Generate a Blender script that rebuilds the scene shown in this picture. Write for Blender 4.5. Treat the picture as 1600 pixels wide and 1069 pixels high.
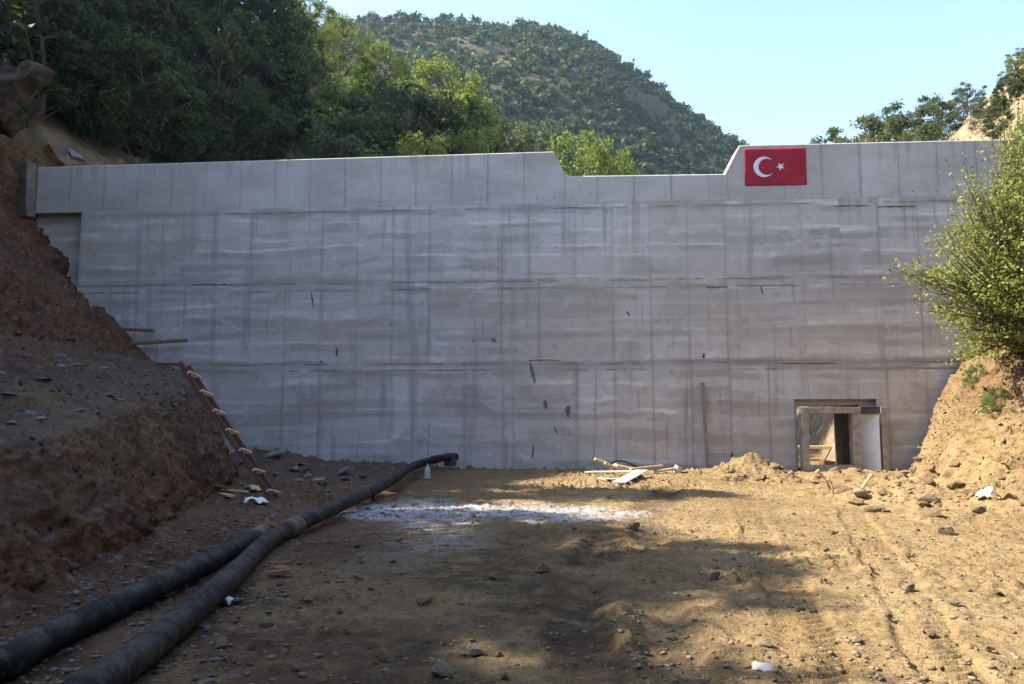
import bpy, bmesh, math, random
import numpy as np
from mathutils import Vector, Matrix

# ---------------------------------------------------------------- camera, sky, sun, exposure
for o in list(bpy.data.objects): bpy.data.objects.remove(o)
S = bpy.context.scene
C = S.collection
R = math.radians
FPX, YAW, PITCH, CZ = 1244.0, R(3.9), R(5.76), 1.6      # photograph 1600 px wide, 28 mm lens
cam_d = bpy.data.cameras.new('camera'); cam = bpy.data.objects.new('camera', cam_d); C.objects.link(cam)
cam_d.sensor_width = 36; cam_d.lens = FPX * 36 / 1600; cam_d.clip_start = 0.05; cam_d.clip_end = 6000
cam.location = (0, 0, CZ); cam.rotation_euler = (math.pi / 2 + PITCH, 0, YAW)
S.camera = cam
S.render.resolution_x, S.render.resolution_y = 1024, 684

SUN_EL, SUN_AZ = R(42), R(3.5)                          # from the left, a little behind the wall
sdir = Vector((-math.cos(SUN_AZ) * math.cos(SUN_EL), math.sin(SUN_AZ) * math.cos(SUN_EL), math.sin(SUN_EL)))
W = bpy.data.worlds.new('World'); S.world = W; W.use_nodes = True
wn = W.node_tree.nodes; wn.clear()
sky = wn.new('ShaderNodeTexSky'); sky.sky_type = 'NISHITA'; sky.sun_disc = False
sky.sun_elevation = SUN_EL; sky.sun_rotation = R(360 - 86.5)
sky.altitude = 300; sky.air_density = 1.0; sky.dust_density = 1.2; sky.ozone_density = 1.0
bg = wn.new('ShaderNodeBackground'); bg.inputs['Strength'].default_value = 0.15
wo = wn.new('ShaderNodeOutputWorld')
W.node_tree.links.new(sky.outputs[0], bg.inputs[0]); W.node_tree.links.new(bg.outputs[0], wo.inputs[0])
sun_d = bpy.data.lights.new('sun', 'SUN'); sun_d.energy = 5.0; sun_d.angle = R(0.53); sun_d.color = (1.0, 0.90, 0.73)
sun = bpy.data.objects.new('sun', sun_d); C.objects.link(sun); sun.location = (-40, 3, 40)
sun.rotation_euler = sdir.to_track_quat('Z', 'Y').to_euler()
S.view_settings.view_transform = 'Standard'; S.view_settings.look = 'None'
S.view_settings.exposure = 1.7; S.view_settings.gamma = 1.0; S.view_settings.use_curve_mapping = False
S.cycles.max_bounces = 4; S.cycles.diffuse_bounces = 2; S.cycles.volume_bounces = 0; S.cycles.transparent_max_bounces = 8

rng = np.random.default_rng(11); random.seed(11)

# ---------------------------------------------------------------- helpers
def ray(px, py):
    x = (px - 800) / FPX; u = (534.5 - py) / FPX
    d = np.array([x, math.cos(PITCH) - u * math.sin(PITCH), math.sin(PITCH) + u * math.cos(PITCH)])
    c, s = math.cos(YAW), math.sin(YAW)
    return np.array([c * d[0] - s * d[1], s * d[0] + c * d[1], d[2]])
def at(px, py, y):                                       # survey helper: sight line met at distance y
    d = ray(px, py); return d * (y / d[1]) + np.array([0, 0, CZ])
def gp(px, py, z=0.0):                                   # sight line met at height z
    d = ray(px, py); return d * ((z - CZ) / d[2]) + np.array([0, 0, CZ])

def _h(i, j, k, s):
    n = (i * 374761393 + j * 668265263 + k * 2147483647 + s * 1274126177) & 0xFFFFFFFF
    n = ((n ^ (n >> 13)) * 1274126177) & 0xFFFFFFFF
    n = n ^ (n >> 16)
    return (n & 0xFFFF) / 65535.0
def vn(x, y, z=0.0, s=0):                                # value noise, -1..1
    x = np.asarray(x, float); y = np.asarray(y, float) + 0 * x; z = np.asarray(z, float) + 0 * x; x = x + 0 * y
    i, j, k = np.floor(x).astype(np.int64), np.floor(y).astype(np.int64), np.floor(z).astype(np.int64)
    f, g, h = x - i, y - j, z - k
    f, g, h = (t * t * (3 - 2 * t) for t in (f, g, h))
    r = 0
    for a in (0, 1):
        for b in (0, 1):
            for c in (0, 1):
                r = r + (f if a else 1 - f) * (g if b else 1 - g) * (h if c else 1 - h) * _h(i + a, j + b, k + c, s)
    return r * 2 - 1
def fbm(x, y, z=0.0, oct=4, s=0, g=0.5):
    r, a, t = 0, 1.0, 0
    for o in range(oct):
        q = 2.03 ** o
        r = r + a * vn(x * q + 7.1 * o, y * q - 3.3 * o, np.asarray(z) * q, s + o); t += a; a *= g
    return r / t
def sstep(a, b, x):
    t = np.clip((x - a) / (b - a), 0, 1); return t * t * (3 - 2 * t)

def mesh_np(name, V, F, smooth=False):                   # F: (n,4) or (n,3) int array
    V = np.asarray(V, np.float32); F = np.asarray(F, np.int32)
    me = bpy.data.meshes.new(name); k = F.shape[1]
    me.vertices.add(len(V)); me.vertices.foreach_set('co', V.ravel())
    me.loops.add(F.size); me.loops.foreach_set('vertex_index', F.ravel())
    me.polygons.add(len(F))
    me.polygons.foreach_set('loop_start', np.arange(0, F.size, k, dtype=np.int32))
    if smooth: me.polygons.foreach_set('use_smooth', np.ones(len(F), bool))
    me.update(calc_edges=True)
    return me
def grid_faces(nr, nc):
    i = np.arange(nr * nc).reshape(nr, nc)
    return np.stack([i[:-1, :-1], i[:-1, 1:], i[1:, 1:], i[1:, :-1]], -1).reshape(-1, 4)
def attr(me, name, arr):
    a = me.attributes.new(name, 'FLOAT', 'POINT'); a.data.foreach_set('value', np.asarray(arr, np.float32).ravel())
def obj(name, me, mat, parent=None, loc=None, rot=None, scale=None):
    o = bpy.data.objects.new(name, me); C.objects.link(o)
    if mat is not None and me is not None and len(me.materials) == 0: me.materials.append(mat)
    if parent is not None: o.parent = parent
    if loc is not None: o.location = [float(v) for v in loc]
    if rot is not None: o.rotation_euler = rot
    if scale is not None: o.scale = scale if hasattr(scale, '__len__') else (scale,) * 3
    return o
def tag(o, label, cat, group=None, kind=None):
    if label: o['label'] = label
    if cat: o['category'] = cat
    if group: o['group'] = group
    if kind: o['kind'] = kind
    return o
def struct(o): o['kind'] = 'structure'; return o
def empty(name, loc, rz=0):
    o = bpy.data.objects.new(name, None); C.objects.link(o); o.location = [float(v) for v in loc]; o.rotation_euler = (0, 0, rz)
    o.empty_display_size = 0.2
    return o
def copy_tree(o, parent=None):
    c = o.copy(); C.objects.link(c); c.parent = parent
    for ch in list(o.children): copy_tree(ch, c)
    return c

class MB:                                                # small mesh collector
    def __init__(s): s.v = []; s.f = []
    def add(s, v, f):
        b = len(s.v); s.v += [tuple(map(float, q)) for q in v]; s.f += [tuple(i + b for i in q) for q in f]; return s
    def box(s, c, d, m=None, bev=0.0):
        x, y, z = (q / 2 for q in d); b = min(bev, x * .8, y * .8, z * .8)
        P = []
        if b <= 0:
            for sz in (-1, 1):
                for sy in (-1, 1):
                    for sx in (-1, 1): P.append((sx * x, sy * y, sz * z))
            F = [(0, 2, 3, 1), (4, 5, 7, 6), (0, 1, 5, 4), (2, 6, 7, 3), (0, 4, 6, 2), (1, 3, 7, 5)]
        else:
            bm = bmesh.new(); bmesh.ops.create_cube(bm, size=1)
            for v in bm.verts: v.co = Vector((v.co.x * 2 * x, v.co.y * 2 * y, v.co.z * 2 * z))
            bmesh.ops.bevel(bm, geom=list(bm.edges), offset=b, segments=1, affect='EDGES')
            bm.verts.index_update()
            P = [tuple(v.co) for v in bm.verts]; F = [tuple(v.index for v in f.verts) for f in bm.faces]; bm.free()
        M = Matrix.Translation(c) @ (m.to_4x4() if m is not None else Matrix.Identity(4))
        return s.add([M @ Vector(p) for p in P], F)
    def tube(s, pts, rad, n=8, cap=True):
        pts = [Vector(p) for p in pts]; rad = rad if hasattr(rad, '__len__') else [rad] * len(pts)
        V = []; u = None
        for i, p in enumerate(pts):
            t = (pts[min(i + 1, len(pts) - 1)] - pts[max(i - 1, 0)])
            t = t.normalized() if t.length > 1e-9 else Vector((0, 0, 1))
            if u is None: u = t.orthogonal().normalized()
            u = (u - t * u.dot(t)).normalized(); w = t.cross(u)
            for k in range(n):
                a = 2 * math.pi * k / n; V.append(p + (u * math.cos(a) + w * math.sin(a)) * rad[i])
        F = []
        for i in range(len(pts) - 1):
            for k in range(n):
                F.append((i * n + k, i * n + (k + 1) % n, (i + 1) * n + (k + 1) % n, (i + 1) * n + k))
        if cap: F.append(tuple(range(n - 1, -1, -1))); F.append(tuple((len(pts) - 1) * n + k for k in range(n)))
        return s.add(V, F)
    def bar(s, a, b, w, h, up=(0, 0, 1), bev=0.0):       # box beam from a to b
        a, b = Vector(a), Vector(b); t = (b - a); L = t.length; t.normalize()
        x = Vector(up).cross(t); x = x.normalized() if x.length > 1e-6 else t.orthogonal().normalized()
        y = t.cross(x); m = Matrix((x, y, t)).transposed()
        return s.box((a + b) / 2, (w, h, L), m, bev)
    def mesh(s, name, smooth=False):
        me = bpy.data.meshes.new(name); me.from_pydata(s.v, [], s.f); me.update()
        if smooth: me.polygons.foreach_set('use_smooth', [True] * len(me.polygons))
        return me
    def build(s, name, mat, parent=None, smooth=False, **k): return obj(name, s.mesh(name, smooth), mat, parent, **k)

# ---------------------------------------------------------------- materials
class Mat:
    def __init__(s, name, rough=0.9, spec=0.25):
        s.m = bpy.data.materials.new(name); s.m.use_nodes = True; s.t = s.m.node_tree; s.t.nodes.clear()
        s.out = s.n('OutputMaterial'); s.b = s.n('BsdfPrincipled'); s.l(s.b.outputs[0], s.out.inputs[0])
        s.b.inputs['Roughness'].default_value = rough; s.b.inputs['Specular IOR Level'].default_value = spec
        s.pos = s.n('NewGeometry').outputs['Position']
    def n(s, t, **k):
        q = s.t.nodes.new('ShaderNode' + t)
        for a, b in k.items(): setattr(q, a, b)
        return q
    def l(s, a, b): s.t.links.new(a, b)
    def set(s, i, v):
        if hasattr(v, 'is_output'): s.l(v, i)
        elif hasattr(v, '__len__') and len(v) == 3 and i.type == 'RGBA': i.default_value = (*v, 1)
        else: i.default_value = v
    def objco(s): return s.n('TexCoord').outputs['Object']
    def scale(s, v, sc, off=(0, 0, 0)):
        q = s.n('Mapping'); s.l(v, q.inputs[0]); q.inputs['Scale'].default_value = sc; q.inputs['Location'].default_value = off; return q.outputs[0]
    def noise(s, v, scale, detail=4, rough=0.55, dist=0.0):
        q = s.n('TexNoise'); s.l(v, q.inputs['Vector']); q.inputs['Scale'].default_value = scale; q.inputs['Detail'].default_value = min(detail, 4)
        q.inputs['Roughness'].default_value = rough; q.inputs['Distortion'].default_value = dist; return q.outputs['Fac']
    def ramp(s, f, a, b, lo=0.0, hi=1.0, smooth=True):
        q = s.n('MapRange'); q.interpolation_type = 'SMOOTHSTEP' if smooth else 'LINEAR'; s.l(f, q.inputs[0])
        q.inputs[1].default_value = a; q.inputs[2].default_value = b; q.inputs[3].default_value = lo; q.inputs[4].default_value = hi; return q.outputs[0]
    def math(s, op, a, b=0.0, c=None):
        q = s.n('Math', operation=op); s.set(q.inputs[0], a); s.set(q.inputs[1], b)
        if c is not None: s.set(q.inputs[2], c)
        return q.outputs[0]
    def mix(s, f, a, b, mode='MIX'):
        q = s.n('Mix', data_type='RGBA', blend_type=mode); s.set(q.inputs[0], f); s.set(q.inputs[6], a); s.set(q.inputs[7], b); return q.outputs[2]
    def att(s, name): return s.n('Attribute', attribute_name=name).outputs['Fac']
    def rand(s): return s.n('ObjectInfo').outputs['Random']
    def bump(s, h, dist, strength=1.0, prev=None):
        q = s.n('Bump'); s.l(h, q.inputs['Height']); q.inputs['Distance'].default_value = dist; q.inputs['Strength'].default_value = strength
        if prev is not None: s.l(prev, q.inputs['Normal'])
        s.l(q.outputs[0], s.b.inputs['Normal']); return q.outputs[0]
    def col(s, c): s.set(s.b.inputs['Base Color'], c); return s.m

def mat_simple(name, c1, c2, sc=6, rough=0.85, spec=0.3, bump=0.004, bsc=40, stretch=None, rnd=0.0):
    M = Mat(name, rough, spec); v = M.objco()
    if stretch: v = M.scale(v, stretch)
    f = M.ramp(M.noise(v, sc, 5), 0.3, 0.7)
    c = M.mix(f, c1, c2)
    if rnd: c = M.mix(M.ramp(M.rand(), 0, 1, 0, rnd), c, tuple(q * 0.45 for q in c1))
    if bump: M.bump(M.noise(v, bsc, 4), bump)
    return M.col(c)

def mat_concrete():
    M = Mat('concrete', 0.92, 0.2); p = M.pos
    sep = M.n('SeparateXYZ'); M.l(p, sep.inputs[0]); x, z = sep.outputs['X'], sep.outputs['Z']
    low = M.ramp(z, 8.82, 8.9, 1, 0)                                       # poured lifts below the smoother crest
    big = M.noise(M.scale(p, (.12, .12, .2)), 1.0, 3)
    c = M.mix(M.ramp(big, .38, .62), (.47, .44, .42), (.55, .52, .49))
    c = M.mix(M.ramp(M.rand(), 0, 1, 0, .20), c, (.31, .295, .285))         # each panel cured to its own tone
    c = M.mix(M.math('MULTIPLY', M.math('SUBTRACT', 1.0, low), M.ramp(M.noise(M.scale(p, (.35, .35, .8), (3, 0, 9)), 1.0, 4, .65), .35, .65, .15, .75)), c, (.33, .305, .285))
    # pour layers: wavy, each one pale below and stained towards its top
    def layers(period, off, warp1, warp2, seed):
        w = M.math('ADD', M.math('MULTIPLY', M.noise(M.scale(p, (.22, .22, .12), (seed, 0, 0)), 1.0, 2), warp1), M.math('MULTIPLY', M.noise(M.scale(p, (1.1, 1.1, .5), (0, 0, seed)), 1.0, 4, .6), warp2))
        cz = M.n('CombineXYZ'); M.l(M.math('MULTIPLY', z, .9), cz.inputs['Z']); M.l(M.math('MULTIPLY', x, .06), cz.inputs['X']); M.l(M.math('MULTIPLY', M.rand(), .22), cz.inputs['Y'])
        irr = M.math('MULTIPLY', M.noise(M.scale(cz.outputs[0], (1, 1, 1), (seed * 2, seed, 0)), 1.0, 2, .6), 2.4)
        q = M.math('ADD', M.math('DIVIDE', M.math('ADD', M.math('ADD', z, w), off), period), irr)
        fr = M.math('FRACT', q); fl = M.math('FLOOR', q)
        cb = M.n('CombineXYZ'); M.l(M.math('MULTIPLY', x, .30), cb.inputs['X']); M.l(M.math('MULTIPLY', fl, 3.7), cb.inputs['Z'])
        return fr, M.noise(M.scale(cb.outputs[0], (1, 1, 1), (seed, 2, 0)), 1.0, 4, .65)
    fr, st = layers(.46, 0, .5, .26, 3)
    dark = M.math('MULTIPLY', M.math('MULTIPLY', M.ramp(fr, .42, .56), M.ramp(fr, .92, 1.0, 1, 0)), M.ramp(st, .46, .60))
    c = M.mix(M.math('MULTIPLY', dark, M.math('MULTIPLY', low, .55)), c, (.275, .24, .21))
    lite = M.math('MULTIPLY', M.math('MULTIPLY', M.ramp(fr, .03, .07), M.ramp(fr, .24, .38, 1, 0)), M.ramp(st, .52, .42))
    c = M.mix(M.math('MULTIPLY', lite, M.math('MULTIPLY', low, .8)), c, (.66, .64, .62))
    fr2, st2 = layers(1.1, .4, .5, .16, 9)
    dk2 = M.math('MULTIPLY', M.ramp(fr2, .62, .70), M.math('MULTIPLY', M.ramp(fr2, .97, 1.0, 1, 0), M.ramp(st2, .36, .54)))
    c = M.mix(M.math('MULTIPLY', dk2, M.math('MULTIPLY', low, .45)), c, (.28, .25, .225))
    pt = M.noise(M.scale(p, (.5, .4, 1.0), (15, 0, 7)), 1.0, 4, .6, .6)
    c = M.mix(M.math('MULTIPLY', M.ramp(pt, .54, .64), M.math('MULTIPLY', low, .38)), c, (.30, .265, .235))
    pt = M.noise(M.scale(p, (.7, .7, 1.3), (5, 0, 2)), 1.0, 4, .6, .5)
    c = M.mix(M.math('MULTIPLY', M.ramp(pt, .57, .63), M.math('MULTIPLY', low, .40)), c, (.56, .555, .56))
    # run-off streaks, short ones from the crest and long ones from the joints
    st = M.noise(M.scale(p, (1.5, 1.5, .09)), 1.0, 4, .6)
    c = M.mix(M.math('MULTIPLY', M.ramp(st, .54, .70), M.math('MULTIPLY_ADD', low, .48, .18)), c, (.24, .23, .23))
    st2 = M.noise(M.scale(p, (6.5, 6.5, .30), (2, 0, 5)), 1.0, 3, .6)
    c = M.mix(M.math('MULTIPLY', M.ramp(st2, .60, .74), M.math('MULTIPLY_ADD', low, .46, .12)), c, (.20, .19, .19))
    lk = M.math('MULTIPLY', M.ramp(M.noise(M.scale(p, (3.2, 3.2, .02), (7, 0, 1)), 1.0, 3, .7), .52, .66), M.ramp(M.math('ADD', z, M.math('MULTIPLY', M.noise(M.scale(p, (2, 2, .1)), 1.0, 2), .9)), 9.9, 11.1))
    c = M.mix(M.math('MULTIPLY', lk, .5), c, (.22, .20, .19))
    # rusty scabs at the lift joints
    wav = M.noise(M.scale(p, (.8, .8, .1)), 1.0, 3)
    for zj in (8.70, 6.24, 6.0, 3.50, 3.30):
        d = M.math('ABSOLUTE', M.math('SUBTRACT', M.math('ADD', z, M.math('MULTIPLY', wav, .10)), zj + .05))
        ln = M.math('MULTIPLY', M.ramp(d, .012, .05, 1, 0), M.ramp(M.noise(M.scale(p, (.7, .7, 2), (zj, 0, 0)), 1.0, 4, .65), .42, .56))
        c = M.mix(M.math('MULTIPLY', ln, .8), c, (.15, .12, .10))
        sm = M.math('MULTIPLY', M.ramp(d, .02, .20, 1, 0), M.ramp(M.noise(M.scale(p, (.35, .35, 1), (zj * 3, 0, 0)), 1.0, 4, .65), .42, .62))
        c = M.mix(M.math('MULTIPLY', sm, .6), c, (.25, .21, .18))
    gs = M.n('SeparateXYZ'); M.l(M.n('TexCoord').outputs['Generated'], gs.inputs[0])
    ed = M.math('ABSOLUTE', M.math('SUBTRACT', gs.outputs['X'], .5))
    edn = M.math('MULTIPLY', M.ramp(M.math('ADD', ed, M.math('MULTIPLY', M.noise(M.scale(p, (1.2, 1.2, .5)), 1.0, 4, .6), .10)), .47, .57), M.ramp(M.noise(M.scale(p, (.6, .6, .35), (4, 0, 1)), 1.0, 3), .38, .60, .12, .62))
    c = M.mix(edn, c, (.25, .225, .205))
    warm = M.noise(M.scale(p, (.16, .16, .3), (8, 0, 3)), 1.0, 3)
    c = M.mix(M.ramp(warm, .42, .62, 0, .30), c, (.46, .385, .30))
    fine = M.noise(p, 5, 6, .75)
    c = M.mix(M.ramp(fine, .35, .75, .0, .28), c, (.28, .265, .255))
    pits = M.noise(p, 18, 2, .5)
    c = M.mix(M.ramp(pits, .72, .77, 0, .5), c, (.15, .14, .135))
    b = M.bump(M.noise(p, 2.2, 5, .6), .02); M.bump(M.noise(p, 30, 4, .6), .004, 1, b)
    return M.col(c)

def mat_dirt():
    M = Mat('dirt', 0.97, 0.12); p = M.pos
    a = M.noise(p, .45, 5, .6); b = M.noise(p, 3.5, 6, .65); f = M.noise(p, 22, 5, .7)
    c = M.mix(M.ramp(a, .35, .65), (.236, .161, .074), (.330, .238, .120))
    c = M.mix(M.ramp(b, .42, .72, 0, .55), c, (.135, .09, .046))
    c = M.mix(M.ramp(f, .45, .75, 0, .5), c, (.085, .058, .034))
    c = M.mix(M.ramp(M.noise(p, 48, 4, .7), .56, .66, 0, .7), c, (.33, .265, .17)); c = M.mix(M.ramp(M.noise(p, 75, 3, .7), .54, .64, 0, .65), c, (.075, .052, .03))
    c = M.mix(M.math('MULTIPLY', M.att('damp_shade'), M.ramp(b, .3, .6, .5, 1)), c, (.060, .040, .026))  # damp wheel ruts, plus shade painted over the left foreground
    red = M.mix(M.ramp(M.noise(p, 1.6, 5, .65), .35, .65), (.088, .039, .022), (.150, .075, .043))
    red = M.mix(M.ramp(f, .5, .72, 0, .6), red, (.04, .021, .016))
    v2 = M.n('TexVoronoi'); M.l(p, v2.inputs['Vector']); v2.inputs['Scale'].default_value = 6.5
    cs = M.n('SeparateColor'); M.l(v2.outputs['Color'], cs.inputs[0])
    red = M.mix(M.math('MULTIPLY', M.ramp(cs.outputs[0], .72, .8), M.ramp(v2.outputs['Distance'], .45, .25)), red, (.17, .135, .11))
    c = M.mix(M.att('red'), c, red)
    slate = M.mix(M.ramp(b, .35, .65), (.065, .058, .052), (.125, .112, .102))
    c = M.mix(M.att('grey'), c, slate)
    cm = M.math('MULTIPLY', M.att('cement'), M.ramp(M.noise(p, 4, 7, .75), .40, .52))
    c = M.mix(cm, c, M.mix(M.ramp(f, .35, .6), (.22, .22, .225), (.46, .46, .46)))
    vo = M.n('TexVoronoi'); M.l(p, vo.inputs['Vector']); vo.inputs['Scale'].default_value = 9; vo.inputs['Randomness'].default_value = 1
    q = M.bump(M.noise(p, 9, 6, .7), .05, 1); q = M.bump(M.ramp(vo.outputs['Distance'], 0, .5), .03, .8, q); M.bump(M.noise(p, 38, 5, .75), .022, 1, q)
    return M.col(c)

def mat_hill():
    M = Mat('hill_soil', 0.97, 0.1); p = M.pos
    a = M.noise(p, .05, 6, .65); b = M.noise(p, .5, 6, .7)
    c = M.mix(M.ramp(a, .4, .62), (.10, .08, .05), (.045, .052, .028))
    c = M.mix(M.ramp(b, .45, .7, 0, .7), c, (.075, .075, .045))
    c = M.mix(M.att('bare'), c, M.mix(M.ramp(M.noise(p, 1.2, 6, .7), .35, .65), (.16, .125, .085), (.30, .225, .135)))
    M.bump(M.noise(p, .8, 8, .7), .5); return M.col(c)

def mat_leaf(name, c1, c2, c3, trans=0.35, rough=0.6):
    M = Mat(name, rough, 0.3)
    g = M.n('NewGeometry')
    c = M.mix(M.ramp(g.outputs['Random Per Island'], 0, 1, 0, 1, False), c1, c2)
    c = M.mix(M.ramp(M.rand(), 0, 1, 0, .75, False), c, c3)
    M.col(c)
    t = M.n('BsdfTranslucent'); M.l(M.mix(.35, c, (.22, .26, .03)), t.inputs['Color'])
    mx = M.n('MixShader'); mx.inputs[0].default_value = trans
    M.l(M.b.outputs[0], mx.inputs[1]); M.l(t.outputs[0], mx.inputs[2]); M.l(mx.outputs[0], M.out.inputs[0])
    return M.m

M_CON = mat_concrete(); M_DIRT = mat_dirt(); M_HILL = mat_hill()
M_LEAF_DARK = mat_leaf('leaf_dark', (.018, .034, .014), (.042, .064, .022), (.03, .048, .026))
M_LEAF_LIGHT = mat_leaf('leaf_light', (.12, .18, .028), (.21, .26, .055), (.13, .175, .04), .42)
M_LEAF_MID = mat_leaf('leaf_mid', (.042, .07, .022), (.08, .11, .034), (.045, .065, .032), .38)
M_LEAF_PINE = mat_leaf('leaf_pine', (.016, .03, .018), (.032, .052, .024), (.03, .044, .022), .2)
M_LEAF_BUSH = mat_leaf('leaf_bush', (.16, .20, .04), (.33, .36, .09), (.23, .26, .055), .45)
M_LEAF_FAR = mat_leaf('leaf_far', (.035, .07, .022), (.085, .13, .04), (.045, .075, .035), .15, .8)
M_BARK = mat_simple('bark', (.09, .07, .055), (.17, .14, .11), 8, .95, .1, .01, 25, (1, 1, .3))
M_WOOD = mat_simple('weathered_wood', (.20, .105, .055), (.32, .19, .10), 5, .85, .2, .002, 40, (6, 6, .6), .5)
M_WOODL = mat_simple('pale_wood', (.50, .36, .20), (.66, .50, .30), 5, .8, .2, .002, 40, (6, 6, .6))
M_WOODD = mat_simple('dark_wood', (.10, .045, .03), (.17, .08, .05), 5, .85, .2, .002, 40, (6, 6, .6))
M_RUNG = mat_simple('rung_wood', (.55, .49, .38), (.70, .64, .52), 9, .85, .2, .002)
def mat_pipe():
    M = Mat('pipe_plastic', .72, .2); p = M.pos; v = M.objco()
    c = M.mix(M.ramp(M.noise(p, 5, 6, .7), .45, .62, 0, .8), (.008, .008, .009), (.05, .042, .034))
    up = M.n('SeparateXYZ'); M.l(M.n('NewGeometry').outputs['Normal'], up.inputs[0])
    dust = M.math('MULTIPLY', M.ramp(up.outputs['Z'], .2, .9), M.ramp(M.noise(p, 3.2, 6, .75), .42, .60))
    c = M.mix(M.math('MULTIPLY', dust, .4), c, (.11, .09, .07))
    c = M.mix(M.ramp(M.noise(p, 40, 3, .6), .62, .70, 0, .5), c, (.14, .12, .09))
    M.bump(M.noise(p, 14, 5), .006); return M.col(c)
M_PIPE = mat_pipe()
M_PIPEJ = mat_simple('pipe_joint', (.07, .056, .042), (.19, .155, .115), 4, .8, .2, .004, 20)
M_STEEL = mat_simple('frame_steel', (.21, .18, .15), (.35, .32, .285), 5, .75, .35, .002, 30)
M_STEELD = mat_simple('dark_steel', (.03, .03, .035), (.07, .065, .06), 8, .6, .4, .001)
M_WHITE = mat_simple('white_board', (.72, .72, .72), (.82, .82, .81), 3, .6, .35, .0)
M_BOARD = mat_simple('pale_board', (.46, .42, .40), (.60, .56, .54), 4, .75, .25, .001)
M_RED = mat_simple('flag_red', (.27, .010, .022), (.33, .013, .028), 2.0, .7, .25, .0015, 6)
M_FLAGW = mat_simple('flag_white', (.62, .64, .66), (.68, .70, .72), 3, .7, .25, 0)
M_STONE = mat_simple('stone', (.18, .135, .085), (.33, .27, .20), 5, .9, .2, .02, 12, None, .45)
M_CLOD = mat_simple('clod', (.19, .135, .075), (.27, .20, .115), 6, .97, .1, .03, 16, None, .1)
M_SLATE = mat_simple('slate', (.14, .13, .125), (.28, .26, .245), 5, .85, .25, .01, 14, None, .5)
M_ROCK = mat_simple('bank_rock', (.05, .034, .026), (.12, .085, .062), 2.2, .95, .1, .12, 5)
M_STAIN = mat_simple('wet_stain', (.085, .078, .075), (.15, .138, .13), 9, .8, .3, .003)
M_REDP = mat_simple('red_paint', (.30, .045, .035), (.38, .10, .08), 12, .8, .2, 0)
M_YEL = mat_simple('yellow_bag', (.42, .34, .10), (.55, .46, .16), 6, .6, .3, .002)
M_CABLE = mat_simple('black_rubber', (.015, .015, .015), (.03, .03, .03), 6, .6, .4, 0)
def mat_clear():
    M = Mat('bottle_plastic', .12, .5); M.b.inputs['Transmission Weight'].default_value = .55; M.b.inputs['IOR'].default_value = 1.2
    return M.col((.78, .84, .84))
M_CLEAR = mat_clear()

# ---------------------------------------------------------------- the ground and the dirt floor
bm = MB(); bm.add([(-520, -200, -1.6), (520, -200, -1.6), (520, 520, -1.6), (-520, 520, -1.6)], [(0, 1, 2, 3)])
struct(bm.build('ground', M_HILL))

def polyd(px, py, pts):                                   # distance and arc length to a polyline
    best = np.full(px.shape, 1e9); arc = np.zeros(px.shape); L = 0
    for (x0, y0), (x1, y1) in zip(pts[:-1], pts[1:]):
        dx, dy = x1 - x0, y1 - y0; l2 = dx * dx + dy * dy; l = math.sqrt(l2)
        t = np.clip(((px - x0) * dx + (py - y0) * dy) / l2, 0, 1)
        cr = ((px - x0) * dy - (py - y0) * dx) / l
        d = np.hypot(px - x0 - t * dx, py - y0 - t * dy)
        m = d < np.abs(best); best = np.where(m, np.where(cr < 0, -d, d), best); arc = np.where(m, L + t * l, arc); L += l
    return best, arc
TR = [[(3.3, 15), (2.75, 12), (2.42, 10), (2.0, 7.5), (1.52, 5), (1.2, 3)],
      [(5.4, 16), (4.55, 13), (3.72, 10), (3.02, 7.5), (2.42, 5.4), (1.9, 3.4)],
      [(2.6, 20), (1.2, 14), (.30, 10), (.05, 7.5), (.15, 5), (.35, 3)],
      [(1.15, 12), (.95, 9), (.8, 7), (.72, 5), (.7, 3)]]
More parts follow.
